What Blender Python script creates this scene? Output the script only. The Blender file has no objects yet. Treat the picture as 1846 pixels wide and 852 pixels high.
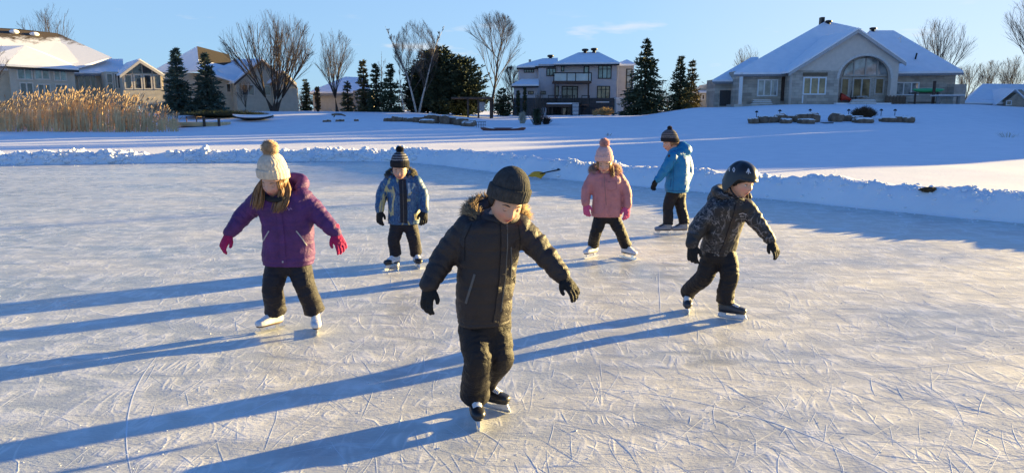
import bpy, bmesh, math, random
import numpy as np
from mathutils import Vector, Matrix, noise
from mathutils.bvhtree import BVHTree

V = Vector
rnd = random.Random(7)
scene = bpy.context.scene
COL = scene.collection
FPX, CX, CY = 1318.0, 923.0, 426.0
CAM_H = 1.6
PITCH = math.radians(9.73)
SUN_AZ, SUN_EL = math.radians(60.0), math.radians(7.2)
SUNDIR = V((math.sin(SUN_AZ)*math.cos(SUN_EL), math.cos(SUN_AZ)*math.cos(SUN_EL), math.sin(SUN_EL)))

# ---------------------------------------------------------------- measuring
def ray(px, py):
    a, b = (px-CX)/FPX, (CY-py)/FPX
    return V((a, math.cos(PITCH)+b*math.sin(PITCH), -math.sin(PITCH)+b*math.cos(PITCH)))
def at(px, py, y):
    r = ray(px, py)
    return V((0, 0, CAM_H)) + r*(y/r.y)
def ground(px, py, z=0.0):
    r = ray(px, py)
    return V((0, 0, CAM_H)) + r*((z-CAM_H)/r.z)

# ---------------------------------------------------------------- materials
def new_mat(name):
    m = bpy.data.materials.new(name); m.use_nodes = True
    return m, m.node_tree.nodes, m.node_tree.links, m.node_tree.nodes['Principled BSDF']
def rgba(c): return (c[0], c[1], c[2], 1)
def ramp(nd, stops, interp='LINEAR'):
    r = nd.new('ShaderNodeValToRGB'); e = r.color_ramp.elements
    r.color_ramp.interpolation = interp
    while len(e) < len(stops): e.new(0.5)
    for k, (p, c) in enumerate(stops): e[k].position = p; e[k].color = rgba(c) if not isinstance(c, float) else (c, c, c, 1)
    return r
def mat(name, c, rough=0.7, var=0.15, scale=8.0, bump=0.0, bscale=60.0, spec=0.3, metal=0.0, stretch=(1, 1, 1), sheen=0.0, crease=0.0):
    m, nd, lk, b = new_mat(name)
    tc = nd.new('ShaderNodeTexCoord'); mp = nd.new('ShaderNodeMapping')
    mp.inputs['Scale'].default_value = stretch
    lk.new(tc.outputs['Object'], mp.inputs[0])
    n = nd.new('ShaderNodeTexNoise'); n.inputs['Scale'].default_value = scale; n.inputs['Detail'].default_value = 5
    lk.new(mp.outputs[0], n.inputs['Vector'])
    r = ramp(nd, [(0.3, [x*(1-var) for x in c]), (0.7, [min(1, x*(1+var)) for x in c])])
    lk.new(n.outputs['Fac'], r.inputs[0]); lk.new(r.outputs[0], b.inputs['Base Color'])
    b.inputs['Roughness'].default_value = rough
    b.inputs['Specular IOR Level'].default_value = spec
    b.inputs['Metallic'].default_value = metal
    if sheen: b.inputs['Sheen Weight'].default_value = sheen
    if bump:
        n2 = nd.new('ShaderNodeTexNoise'); n2.inputs['Scale'].default_value = bscale; n2.inputs['Detail'].default_value = 4
        lk.new(mp.outputs[0], n2.inputs['Vector'])
        bp = nd.new('ShaderNodeBump'); bp.inputs['Strength'].default_value = bump; bp.inputs['Distance'].default_value = 0.01
        h_ = n2.outputs['Fac']
        if crease:
            n3 = nd.new('ShaderNodeTexNoise'); n3.inputs['Scale'].default_value = 17; n3.inputs['Detail'].default_value = 5; n3.inputs['Distortion'].default_value = .7
            lk.new(tc.outputs['Object'], n3.inputs['Vector'])
            a1 = nd.new('ShaderNodeMath'); a1.operation = 'SUBTRACT'; a1.inputs[1].default_value = .5; lk.new(n3.outputs['Fac'], a1.inputs[0])
            a2 = nd.new('ShaderNodeMath'); a2.operation = 'ABSOLUTE'; lk.new(a1.outputs[0], a2.inputs[0])
            a3 = nd.new('ShaderNodeMath'); a3.operation = 'MULTIPLY_ADD'; a3.inputs[1].default_value = crease; lk.new(a2.outputs[0], a3.inputs[0]); lk.new(n2.outputs['Fac'], a3.inputs[2]); h_ = a3.outputs[0]
        lk.new(h_, bp.inputs['Height']); lk.new(bp.outputs[0], b.inputs['Normal'])
    return m
_mats = {}
def M(name, *a, **k):
    if name not in _mats: _mats[name] = mat(name, *a, **k)
    return _mats[name]

# ---------------------------------------------------------------- objects
def tag(o, label=None, cat=None, group=None, kind=None):
    if label: o['label'] = label
    if cat: o['category'] = cat
    if group: o['group'] = group
    if kind: o['kind'] = kind
    return o
def thing(name, label, cat, loc=(0, 0, 0), group=None, rz=0.0):
    o = bpy.data.objects.new(name, None); COL.objects.link(o)
    o.location = loc; o.rotation_euler = (0, 0, rz); o.empty_display_size = 0.2
    return tag(o, label, cat, group)

class MB:
    """collects shapes; build() links them as one mesh object"""
    def __init__(s): s.v = []; s.f = []; s.mi = []; s.sm = []
    def add(s, vs, fs, mi=0, smooth=False):
        o = len(s.v); s.v += [tuple(p) for p in vs]
        for f in fs: s.f.append([o+i for i in f]); s.mi.append(mi); s.sm.append(smooth)
    def box(s, x0, x1, y0, y1, z0, z1, mi=0):
        s.add([(x0,y0,z0),(x1,y0,z0),(x1,y1,z0),(x0,y1,z0),(x0,y0,z1),(x1,y0,z1),(x1,y1,z1),(x0,y1,z1)],
              [(0,3,2,1),(4,5,6,7),(0,1,5,4),(1,2,6,5),(2,3,7,6),(3,0,4,7)], mi)
    def obox(s, c, ux, uy, uz, mi=0):
        c, ux, uy, uz = V(c), V(ux), V(uy), V(uz)
        vs = [c+ux*a+uy*b+uz*d for d in (-1, 1) for (a, b) in ((-1,-1),(1,-1),(1,1),(-1,1))]
        s.add(vs, [(0,3,2,1),(4,5,6,7),(0,1,5,4),(1,2,6,5),(2,3,7,6),(3,0,4,7)], mi)
    def rings(s, rs, mi=0, caps=True, smooth=True):
        n = len(rs[0]); vs = [p for r in rs for p in r]; fs = []
        for k in range(len(rs)-1):
            for i in range(n):
                j = (i+1) % n
                fs.append((k*n+i, k*n+j, (k+1)*n+j, (k+1)*n+i))
        if caps: fs.append(tuple(range(n-1, -1, -1))); fs.append(tuple(range((len(rs)-1)*n, len(rs)*n)))
        s.add(vs, fs, mi, smooth)
    def loft(s, secs, n=28, mi=0, p=2.0):
        """secs: (centre, u, v) half axes; p = superellipse power"""
        rs = []
        for c, u, v in secs:
            r = []
            for i in range(n):
                t = 2*math.pi*i/n; ct, st = math.cos(t), math.sin(t)
                a = math.copysign(abs(ct)**(2/p), ct); b = math.copysign(abs(st)**(2/p), st)
                r.append(c+u*a+v*b)
            rs.append(r)
        s.rings(rs, mi)
    def tube(s, pts, rad, n=8, mi=0, caps=True, smooth=True, flat=1.0):
        pts = [V(p) for p in pts]
        if not hasattr(rad, '__len__'): rad = [rad]*len(pts)
        rs = []; ref = None
        for k, p in enumerate(pts):
            d = (pts[min(k+1, len(pts)-1)]-pts[max(k-1, 0)])
            if d.length < 1e-9: d = V((0, 0, 1))
            d.normalize()
            if ref is None:
                ref = V((1, 0, 0)) if abs(d.x) < 0.9 else V((0, 1, 0))
            u = (ref-d*ref.dot(d))
            if u.length < 1e-6: u = d.orthogonal()
            u.normalize(); w = d.cross(u); ref = u
            rs.append([p+(u*math.cos(2*math.pi*i/n)+w*math.sin(2*math.pi*i/n)*flat)*rad[k] for i in range(n)])
        s.rings(rs, mi, caps, smooth)
    def limb(s, pts, rad, n=16, mi=0, steps=6):
        P, R = spline(pts, rad, steps)
        s.ball(P[0], R[0]); s.tube(P, R, n, mi); s.ball(P[-1], R[-1])
    def ball(s, c, r, n=12, mi=0, sc=(1, 1, 1), rot=None):
        c = V(c); rs = []
        for k in range(1, n):
            th = math.pi*k/n
            ring = []
            for i in range(n*2):
                ph = 2*math.pi*i/(n*2)
                q = V((math.sin(th)*math.cos(ph)*sc[0], math.sin(th)*math.sin(ph)*sc[1], -math.cos(th)*sc[2]))*r
                if rot: q = rot @ q
                ring.append(c+q)
            rs.append(ring)
        s.rings(rs, mi)
    def prism(s, poly, y0, y1, mi=0):
        """poly: (x, z) outline, extruded along y"""
        n = len(poly)
        vs = [(x, y0, z) for x, z in poly]+[(x, y1, z) for x, z in poly]
        fs = [tuple(range(n)), tuple(range(2*n-1, n-1, -1))]
        fs += [(i, n+i, n+(i+1) % n, (i+1) % n) for i in range(n)]
        s.add(vs, fs, mi)
    def slab(s, poly, thick, mi=0):
        """3D polygon thickened straight down"""
        n = len(poly); poly = [V(p) for p in poly]
        vs = poly+[p-V((0, 0, thick)) for p in poly]
        fs = [tuple(range(n)), tuple(range(2*n-1, n-1, -1))]
        fs += [(i, (i+1) % n, n+(i+1) % n, n+i)[::-1] for i in range(n)]
        s.add(vs, fs, mi)
    def quad(s, a, b, c, d, mi=0, smooth=False): s.add([a, b, c, d], [(0, 1, 2, 3)], mi, smooth)
    def tri(s, a, b, c, mi=0): s.add([a, b, c], [(0, 1, 2)], mi)
    def mesh(s, name):
        me = bpy.data.meshes.new(name)
        me.from_pydata(s.v, [], s.f)
        me.polygons.foreach_set('material_index', s.mi); me.polygons.foreach_set('use_smooth', s.sm)
        me.update()
        return me
    def build(s, name, mats, parent=None, loc=None, fix=True):
        me = s.mesh(name)
        if fix and len(s.f) < 30000:
            bm = bmesh.new(); bm.from_mesh(me); bmesh.ops.recalc_face_normals(bm, faces=bm.faces); bm.to_mesh(me); bm.free()
        return link(name, me, mats, parent, loc)
def link(name, me, mats, parent=None, loc=None):
    if not isinstance(mats, (list, tuple)): mats = [mats]
    for m in mats: me.materials.append(m)
    o = bpy.data.objects.new(name, me); COL.objects.link(o)
    if parent is not None: o.parent = parent
    if loc is not None: o.location = loc
    return o
def dup(root, loc, label=None, scale=None, rz=None):
    r = root.copy(); COL.objects.link(r); r.location = loc
    if label: r['label'] = label
    if scale: r.scale = scale
    if rz is not None: r.rotation_euler = (0, 0, rz)
    for ch in list(root.children):
        c = ch.copy(); COL.objects.link(c); c.parent = r
        for g in list(ch.children):
            d = g.copy(); COL.objects.link(d); d.parent = c
    return r
def spline(pts, rad, steps=6):
    P = [V(p) for p in pts]; n = len(P); out = []; ro = []
    for k in range(n-1):
        p0, p1, p2, p3 = P[max(k-1, 0)], P[k], P[k+1], P[min(k+2, n-1)]
        for i in range(steps):
            t = i/steps
            out.append(0.5*((2*p1)+(p2-p0)*t+(2*p0-5*p1+4*p2-p3)*t*t+(3*p1-p0-3*p2+p3)*t**3))
            s = t*t*(3-2*t); ro.append(rad[k]*(1-s)+rad[k+1]*s)
    out.append(P[-1]); ro.append(rad[-1])
    return out, ro

# ---------------------------------------------------------------- organic surfaces
def remeshed(mb, voxel, smooth=3):
    """one continuous skin over the collected shapes -> (verts array, mesh)"""
    me = mb.mesh('skin'); bm = bmesh.new(); bm.from_mesh(me)
    bmesh.ops.recalc_face_normals(bm, faces=bm.faces); bm.to_mesh(me); bm.free()
    o = bpy.data.objects.new('skin', me); COL.objects.link(o)
    md = o.modifiers.new('r', 'REMESH'); md.mode = 'VOXEL'; md.voxel_size = voxel
    dg = bpy.context.evaluated_depsgraph_get()
    out = bpy.data.meshes.new_from_object(o.evaluated_get(dg))
    bpy.data.objects.remove(o); bpy.data.meshes.remove(me)
    relax(out, smooth)
    return out
def coords(me):
    a = np.empty(len(me.vertices)*3); me.vertices.foreach_get('co', a); return a.reshape(-1, 3)
def setco(me, a):
    me.vertices.foreach_set('co', np.ascontiguousarray(a, dtype=np.float64).ravel()); me.update()
def normals(me):
    a = np.empty(len(me.vertices)*3); me.vertices.foreach_get('normal', a); return a.reshape(-1, 3)
def relax(me, it):
    e = np.empty(len(me.edges)*2, dtype=np.int64); me.edges.foreach_get('vertices', e); e = e.reshape(-1, 2)
    c = coords(me); deg = np.bincount(e.ravel(), minlength=len(c)).astype(float); deg[deg == 0] = 1
    for k in range(it):
        acc = np.zeros_like(c)
        for ax in range(3):
            acc[:, ax] = np.bincount(e[:, 0], c[e[:, 1], ax], len(c))+np.bincount(e[:, 1], c[e[:, 0], ax], len(c))
        c = c+(acc/deg[:, None]-c)*0.6
    setco(me, c)
    me.polygons.foreach_set('use_smooth', [True]*len(me.polygons))
def displace(me, fn):
    c = coords(me); n = normals(me)
    d = np.array([fn(V(p)) for p in c])
    setco(me, c+n*d[:, None])
def bvh_of(me):
    return BVHTree.FromPolygons([v.co for v in me.vertices], [tuple(p.vertices) for p in me.polygons])
def copy_of_tree(root, **k): return dup(root, **k)
# ================================================================ WORLD, CAMERA
cam = bpy.data.cameras.new('camera'); co = bpy.data.objects.new('camera', cam); COL.objects.link(co)
co.location = (0, 0, CAM_H); co.rotation_euler = (math.radians(90)-PITCH, 0, 0)
cam.sensor_width = 36; cam.lens = 36*FPX/1846; cam.clip_end = 5000; cam.clip_start = 0.05
scene.camera = co
w = bpy.data.worlds.new('World'); scene.world = w; w.use_nodes = True
nt = w.node_tree; bg = nt.nodes['Background']
sky = nt.nodes.new('ShaderNodeTexSky'); sky.sky_type = 'NISHITA'; sky.sun_disc = False
sky.sun_elevation = SUN_EL; sky.sun_rotation = SUN_AZ
sky.altitude = 200; sky.air_density = 0.6; sky.dust_density = 0.0; sky.ozone_density = 5.0
# thin fair-weather clouds low over the horizon
tc = nt.nodes.new('ShaderNodeTexCoord'); mp = nt.nodes.new('ShaderNodeMapping')
mp.inputs['Scale'].default_value = (3.2, 3.2, 16); mp.inputs['Location'].default_value = (0.55, 0.2, 0.3)
cn = nt.nodes.new('ShaderNodeTexNoise'); cn.inputs['Scale'].default_value = 2.6; cn.inputs['Detail'].default_value = 7
cr = ramp(nt.nodes, [(0.60, 0.0), (0.74, 1.0)])
sx = nt.nodes.new('ShaderNodeSeparateXYZ'); band = ramp(nt.nodes, [(0.02, 0.0), (0.05, 1.0), (0.10, 1.0), (0.13, 0.0)])
mul = nt.nodes.new('ShaderNodeMath'); mul.operation = 'MULTIPLY'
mul2 = nt.nodes.new('ShaderNodeMath'); mul2.operation = 'MULTIPLY'; mul2.inputs[1].default_value = 0.6
mx = nt.nodes.new('ShaderNodeMixRGB'); mx.inputs[2].default_value = (2.5, 2.25, 2.0, 1)
L = nt.links
# pale winter air low over the horizon
hzr = ramp(nt.nodes, [(0.0, 0.92), (0.10, 0.80), (0.26, 0.62), (0.6, 0.0)])
hz = nt.nodes.new('ShaderNodeMixRGB'); dotn = nt.nodes.new('ShaderNodeVectorMath'); dotn.operation = 'DOT_PRODUCT'; dotn.inputs[1].default_value = SUNDIR
hzc = ramp(nt.nodes, [(0.2, (.92, 1.38, 1.72)), (0.62, (1.1, 1.5, 1.7)), (0.93, (1.75, 1.8, 1.55))])
L.new(tc.outputs['Generated'], dotn.inputs[0]); L.new(dotn.outputs['Value'], hzc.inputs[0]); L.new(hzc.outputs[0], hz.inputs[2])
L.new(sx.outputs['Z'], hzr.inputs[0]); L.new(hzr.outputs[0], hz.inputs[0])
L.new(tc.outputs['Generated'], mp.inputs[0]); L.new(mp.outputs[0], cn.inputs['Vector']); L.new(cn.outputs['Fac'], cr.inputs[0])
L.new(tc.outputs['Generated'], sx.inputs[0]); L.new(sx.outputs['Z'], band.inputs[0])
L.new(cr.outputs[0], mul.inputs[0]); L.new(band.outputs[0], mul.inputs[1]); L.new(mul.outputs[0], mul2.inputs[0])
L.new(mul2.outputs[0], mx.inputs[0]); L.new(sky.outputs[0], hz.inputs[1]); L.new(hz.outputs[0], mx.inputs[1]); L.new(mx.outputs[0], bg.inputs[0])
SKY_STRENGTH = 0.098
bg.inputs[1].default_value = SKY_STRENGTH
sl = bpy.data.lights.new('sun', 'SUN'); sl.energy = 5.0; sl.angle = math.radians(0.5); sl.color = (1.0, 0.735, 0.29)
so = bpy.data.objects.new('sun', sl); COL.objects.link(so)
so.rotation_euler = SUNDIR.to_track_quat('Z', 'Y').to_euler()
scene.view_settings.view_transform = 'Standard'; scene.view_settings.look = 'None'
scene.view_settings.exposure = 2.17; scene.view_settings.gamma = 1.0
scene.cycles.max_bounces = 6; scene.cycles.use_denoising = True
# ================================================================ GROUND
def lerp_tab(tab, x):
    if x <= tab[0][0]: return tab[0][1]
    for (a, b), (c, d) in zip(tab, tab[1:]):
        if x <= c:
            t = (x-a)/(c-a); t = t*t*(3-2*t)*0.5+t*0.5
            return b+(d-b)*t
    return tab[-1][1]
# snow height by direction u = x/y and distance y
TERR = [(-1.2, [(0, .12), (52, .15), (60, .7), (72, 1.4), (150, 2.0)]),
        (-0.72, [(0, .12), (52, .15), (60, .7), (72, 1.5), (150, 2.0)]),
        (-0.48, [(0, .12), (53, .15), (62, .55), (74, 1.35), (150, 1.9)]),
        (-0.36, [(0, .12), (50, .15), (58, .5), (76, 1.55), (150, 1.8)]),
        (-0.15, [(0, .12), (44, .15), (58, .75), (78, 1.45), (150, 1.8)]),
        (-0.02, [(0, .12), (40, .15), (52, .35), (72, .75), (92, 1.0), (150, 1.3)]),
        (0.16, [(0, .12), (36, .15), (52, .42), (76, .95), (92, 1.15), (150, 1.6)]),
        (0.26, [(0, .12), (30, .15), (46, .5), (66, 1.6), (78, 1.95), (150, 2.2)]),
        (0.40, [(0, .12), (28, .15), (46, .62), (64, 1.9), (74, 2.25), (150, 2.4)]),
        (0.60, [(0, .12), (28, .15), (48, .7), (64, 1.95), (76, 2.3), (150, 2.4)]),
        (0.72, [(0, .12), (28, .15), (48, .6), (64, 1.55), (76, 1.9), (150, 2.4)]),
        (1.3, [(0, .12), (28, .15), (48, .6), (64, 1.4), (76, 1.8), (150, 2.4)])]
def terrain(x, y):
    if y < 5: return .12
    u = max(-1.2, min(1.3, x/y))
    for (a, ta), (b, tb) in zip(TERR, TERR[1:]):
        if u <= b:
            t = (u-a)/(b-a); t = t*t*(3-2*t)
            z = lerp_tab(ta, y)*(1-t)+lerp_tab(tb, y)*t; break
    und = noise.noise(V((x*.13, y*.13, 3)))*.06+noise.noise(V((x*.5, y*.5, 9)))*.018
    return z+und*min(1, max(0, (y-26)/12))+noise.noise(V((x*.35, y*.35, 1)))*.02
EDGE = [ground(-1100, 309), ground(-300, 302), ground(0, 298), ground(250, 294), ground(460, 291), ground(640, 290.5), ground(735, 293),
        ground(800, 299), ground(950, 317), ground(1100, 331), ground(1250, 345), ground(1400, 360), ground(1600, 380), ground(1846, 403), ground(2400, 450)]
EDGE, _ = spline(EDGE, [1]*len(EDGE), 8)
EN = np.array([(p.x, p.y) for p in EDGE])
def rink_dist(x, y):
    """signed distance to the rink edge, positive outside"""
    p = np.array((x, y)); a = EN[:-1]; b = EN[1:]; d = b-a
    t = np.clip(((p-a)*d).sum(1)/(d*d).sum(1), 0, 1); q = a+d*t[:, None]
    r = np.hypot(*(p-q).T); k = int(r.argmin())
    side = d[k, 0]*(p[1]-a[k, 1])-d[k, 1]*(p[0]-a[k, 0])
    return r[k] if side > 0 else -r[k]
# --- snow sheet, one polar grid out to the horizon
ang = list(np.radians(np.concatenate([np.arange(-180, -44, 6), np.arange(-42, 42.01, .3), np.arange(44, 180, 6)])))
rad = list(np.concatenate([np.arange(1, 9, 2), np.arange(9, 40, .4), np.arange(40, 84, .8), np.arange(84, 150, 4), [170, 220, 300, 450, 700, 1100, 1800]]))
vs = [(0, 0, -.06)]; na = len(ang)
for r in rad:
    for a in ang:
        x, y = r*math.sin(a), r*math.cos(a)
        z = terrain(x, y)
        if r < 45:
            d = rink_dist(x, y)
            z = -.06 if d < .5 else -.06+(z+.06)*min(1, (d-.5)/.5)
        elif y < 0: z = .12
        vs.append((x, y, z))
fs = [(0, 1+(i+1) % na, 1+i) for i in range(na)]
for k in range(len(rad)-1):
    for i in range(na):
        j = (i+1) % na
        fs.append((1+k*na+i, 1+k*na+j, 1+(k+1)*na+j, 1+(k+1)*na+i))
m, nd, lk, b = new_mat('snow')
tc = nd.new('ShaderNodeTexCoord')
n1 = nd.new('ShaderNodeTexNoise'); n1.inputs['Scale'].default_value = 1.3; n1.inputs['Detail'].default_value = 8
lk.new(tc.outputs['Object'], n1.inputs['Vector'])
r1 = ramp(nd, [(.3, (.78, .79, .81)), (.7, (.86, .86, .87))]); lk.new(n1.outputs['Fac'], r1.inputs[0]); lk.new(r1.outputs[0], b.inputs['Base Color'])
n2 = nd.new('ShaderNodeTexNoise'); n2.inputs['Scale'].default_value = 14; n2.inputs['Detail'].default_value = 7
lk.new(tc.outputs['Object'], n2.inputs['Vector'])
bp = nd.new('ShaderNodeBump'); bp.inputs['Strength'].default_value = .35; bp.inputs['Distance'].default_value = .02
lk.new(n2.outputs['Fac'], bp.inputs['Height']); lk.new(bp.outputs[0], b.inputs['Normal'])
b.inputs['Roughness'].default_value = .75; b.inputs['Specular IOR Level'].default_value = .2
SNOW = m; _mats['snow'] = m
me = bpy.data.meshes.new('snow'); me.from_pydata(vs, [], fs); me.polygons.foreach_set('use_smooth', [True]*len(fs)); me.update()
bm = bmesh.new(); bm.from_mesh(me); bmesh.ops.recalc_face_normals(bm, faces=bm.faces); bm.to_mesh(me); bm.free()
tag(link('snow_ground', me, SNOW), kind='structure')

# --- ice sheet
m, nd, lk, b = new_mat('ice')
tc = nd.new('ShaderNodeTexCoord')
def tex(scale, detail, rot=0.0, st=(1, 1, 1), dist=0.0):
    mp = nd.new('ShaderNodeMapping'); mp.inputs['Rotation'].default_value = (0, 0, rot); mp.inputs['Scale'].default_value = st
    lk.new(tc.outputs['Object'], mp.inputs[0])
    n = nd.new('ShaderNodeTexNoise'); n.inputs['Scale'].default_value = scale; n.inputs['Detail'].default_value = detail
    n.inputs['Distortion'].default_value = dist
    lk.new(mp.outputs[0], n.inputs['Vector']); return n.outputs['Fac']
def math_(op, a, bb):
    n = nd.new('ShaderNodeMath'); n.operation = op
    for k, x in enumerate((a, bb)):
        if isinstance(x, (int, float)): n.inputs[k].default_value = x
        else: lk.new(x, n.inputs[k])
    return n.outputs[0]
big = tex(.45, 6, .3, (1, 2.2, 1), .6); mid = tex(3.2, 7, -.2, (1, 1.8, 1), .4); fine = tex(38, 4, .2, (1, 1.6, 1))
def scratch(sc, rot, st, lo=.495, hi=.515):
    s = tex(sc, 2, rot, st, 1.2)
    d = math_('ABSOLUTE', math_('SUBTRACT', s, .5), 0)
    r = ramp(nd, [(0.0, 1.0), (.012, .55), (.03, 0.0)]); lk.new(d, r.inputs[0]); return r.outputs[0]
scr = math_('MAXIMUM', math_('MAXIMUM', scratch(2.0, .5, (1, .35, 1)), scratch(2.6, -.9, (1, .3, 1))), math_('MAXIMUM', scratch(3.1, 1.5, (1, .4, 1)), scratch(1.6, 2.4, (1, .5, 1))))
scr = math_('MULTIPLY', scr, ramp(nd, [(.38, 0.0), (.62, 1.0)]).outputs[0])
lk.new(mid, scr.node.inputs[1].links[0].from_node.inputs[0])
frost = math_('ADD', math_('MULTIPLY', big, .55), math_('MULTIPLY', mid, .45))
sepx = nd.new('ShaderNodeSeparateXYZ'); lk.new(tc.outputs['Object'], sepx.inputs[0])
# blue-grey sky reflection painted into the clearer ice at left; scuffed, frosted ice right
wear_sky = math_('ADD', math_('MULTIPLY', sepx.outputs['X'], .085), math_('ADD', math_('MULTIPLY', sepx.outputs['Y'], .022), math_('MULTIPLY', math_('SUBTRACT', big, .5), 1.5)))
wr = ramp(nd, [(0.0, 0.0), (1.0, 1.0)]); lk.new(math_('ADD', wear_sky, .38), wr.inputs[0]); wear_sky = wr.outputs[0]
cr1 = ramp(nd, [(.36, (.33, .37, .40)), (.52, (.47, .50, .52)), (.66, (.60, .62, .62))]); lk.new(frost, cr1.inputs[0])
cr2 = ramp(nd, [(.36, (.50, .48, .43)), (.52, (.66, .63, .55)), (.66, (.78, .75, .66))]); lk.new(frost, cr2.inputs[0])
cr = nd.new('ShaderNodeMixRGB'); lk.new(wear_sky, cr.inputs[0]); lk.new(cr1.outputs[0], cr.inputs[1]); lk.new(cr2.outputs[0], cr.inputs[2])
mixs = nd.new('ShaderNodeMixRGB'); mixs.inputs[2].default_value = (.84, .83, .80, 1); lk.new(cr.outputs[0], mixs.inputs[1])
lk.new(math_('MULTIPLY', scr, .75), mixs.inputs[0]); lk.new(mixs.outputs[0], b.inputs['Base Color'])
rr = ramp(nd, [(.35, .36), (.65, .60)]); lk.new(frost, rr.inputs[0]); lk.new(math_('MULTIPLY', rr.outputs[0], math_('ADD', math_('MULTIPLY', wear_sky, .5), .62)), b.inputs['Roughness'])
grain = tex(150, 3, .1); h = math_('ADD', math_('ADD', math_('MULTIPLY', mid, .9), math_('ADD', math_('MULTIPLY', fine, .26), math_('MULTIPLY', grain, .12))), math_('MULTIPLY', scr, .14))
bp = nd.new('ShaderNodeBump'); bp.inputs['Strength'].default_value = .6; bp.inputs['Distance'].default_value = .014
lk.new(h, bp.inputs['Height']); lk.new(bp.outputs[0], b.inputs['Normal'])
b.inputs['Specular IOR Level'].default_value = .5
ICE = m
ice = MB(); xs = [p for p in EDGE]
left, right = EDGE[0], EDGE[-1]
out = [(p.x, p.y, 0) for p in EDGE]+[(right.x+3, -14, 0), (left.x-3, -14, 0)]
# the edge tucks under the bank
C0 = V((0, 8, 0))
out = [tuple(C0+(V(p)-C0)*1.02) for p in out]
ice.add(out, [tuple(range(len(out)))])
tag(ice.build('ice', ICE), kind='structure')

# --- shovelled bank round the rink
def bank():
    L = [0]
    for a, b2 in zip(EDGE, EDGE[1:]): L.append(L[-1]+(b2-a).length)
    tot = L[-1]; s = 0; S = []
    while s < tot:
        k = max(i for i in range(len(L)) if L[i] <= s); k = min(k, len(EDGE)-2)
        p = EDGE[k].lerp(EDGE[k+1], (s-L[k])/(L[k+1]-L[k])); d = (EDGE[k+1]-EDGE[k]).normalized()
        S.append((s, p, V((-d.y, d.x, 0)))); s += .055 if -18 < p.x < 9 else .25
    for _ in range(25):
        S = [S[0]]+[(b_[0], b_[1], (a_[2]+b_[2]*2+c_[2]).normalized()) for a_, b_, c_ in zip(S, S[1:], S[2:])]+[S[-1]]
    W = [-.18, -.1, -.04, 0, .03, .06, .1, .14, .18, .23, .28, .34, .4, .47, .54, .62, .7, .8, .9, 1.0, 1.12, 1.25, 1.4, 1.6, 1.8, 2.05]
    vs = []
    corner = ground(735, 293)
    for s, p, n in S:
        t = (p.x+9)/16.0           # left .. right
        leftside = max(0, min(1, (corner.x-p.x)/2.5))
        H = .29*leftside+(1-leftside)*(.37+.05*max(0, min(1, p.x/6))+.09*math.exp(-((p.x+1.5)/2.5)**2))
        H *= 1+.30*noise.noise(V((s*.55, 3, 0)))+.22*noise.noise(V((s*1.7, 8, 0)))*(.5+leftside)
        shift = .10*noise.noise(V((s*.9, 20, 0)))+.04*noise.noise(V((s*4, 21, 0)))
        for w_ in W:
            ww = w_-shift
            up = max(0, min(1, ww/.34)); up = up**.7
            dn = max(0, min(1, (ww-.45)/1.5)); dn = dn*dn*(3-2*dn)
            z = H*up*(1-dn)+.13*dn
            if ww < 0: z = -.02+.02*max(0, 1+ww/.15)
            q = V((s*2.6, w_*2.6, 5)); am = up*(1-dn*.9)
            lump = abs(noise.noise(q))*(.11+.06*leftside)+abs(noise.noise(q*2.3+V((4, 4, 4))))*(.05+.05*leftside)+noise.noise(q*5.5)*.028+noise.noise(q*11)*.012
            lump *= .45+1.1*abs(noise.noise(V((s*.8, 60, 0))))*1.6
            lump += leftside*.05*(noise.noise(V((s*6.5, w_*3, 40)))+.3)+leftside*.03*noise.noise(V((s*13, w_*7, 44)))
            edge = math.exp(-((ww-.4)/.3)**2)
            z += (lump-.05)*am*(.55+.6*leftside+.7*edge*(1-leftside))
            pos = p+n*(w_+(.05+.08*leftside)*noise.noise(V((s*3, w_*3, 11)))*am)
            vs.append((pos.x, pos.y, z))
    nw = len(W); fs = []
    for k in range(len(S)-1):
        for i in range(nw-1):
            a = k*nw+i; fs.append((a, a+1, a+nw+1, a+nw))
    # lumps thrown up by the shovels
    R = random.Random(21); surf = BVHTree.FromPolygons([V(p) for p in vs], fs)
    bm = bmesh.new(); bmesh.ops.create_icosphere(bm, subdivisions=2, radius=1); iv = [v.co.copy() for v in bm.verts]; iff = [[v.index for v in f.verts] for f in bm.faces]; bm.free()
    for k in range(5200):
        s, p, n = S[R.randrange(len(S))]
        if p.x < -19 or p.x > 9: continue
        left_ = p.x < corner.x+.3
        if not left_ and R.random() < .62: continue
        if noise.noise(V((s*.7, 77, 0))) < R.uniform(-.5, .35): continue
        w_ = R.uniform(.0, .75) if left_ else abs(R.gauss(.40, .16)); q = p+n*w_
        h_ = surf.ray_cast(V((q.x, q.y, 3)), V((0, 0, -1)))[0]
        if not h_: continue
        r = (R.uniform(.02, .06) if R.random() < .88 else R.uniform(.06, .11))*(1 if left_ else .5); o = len(vs); sd = V((k*1.7, 0, 0))
        for v in iv:
            c = v*(1+.28*noise.noise(v*1.6+sd)+.15*noise.noise(v*3.5+sd)); vs.append((h_.x+c.x*r*1.15, h_.y+c.y*r*1.1, h_.z+c.z*r*.85+r*.15))
        fs += [[o+i for i in f] for f in iff]
    me = bpy.data.meshes.new('snow_bank'); me.from_pydata(vs, [], fs); me.polygons.foreach_set('use_smooth', [True]*len(fs)); me.update()
    bm = bmesh.new(); bm.from_mesh(me); bmesh.ops.recalc_face_normals(bm, faces=bm.faces)
    if sum(f.normal.z for f in bm.faces) < 0: bmesh.ops.reverse_faces(bm, faces=bm.faces)
    bm.to_mesh(me); bm.free()
    return tag(link('snow_bank', me, SNOW), kind='structure')
bank_ob = bank()
BANK = bvh_of(bank_ob.data)

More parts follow.
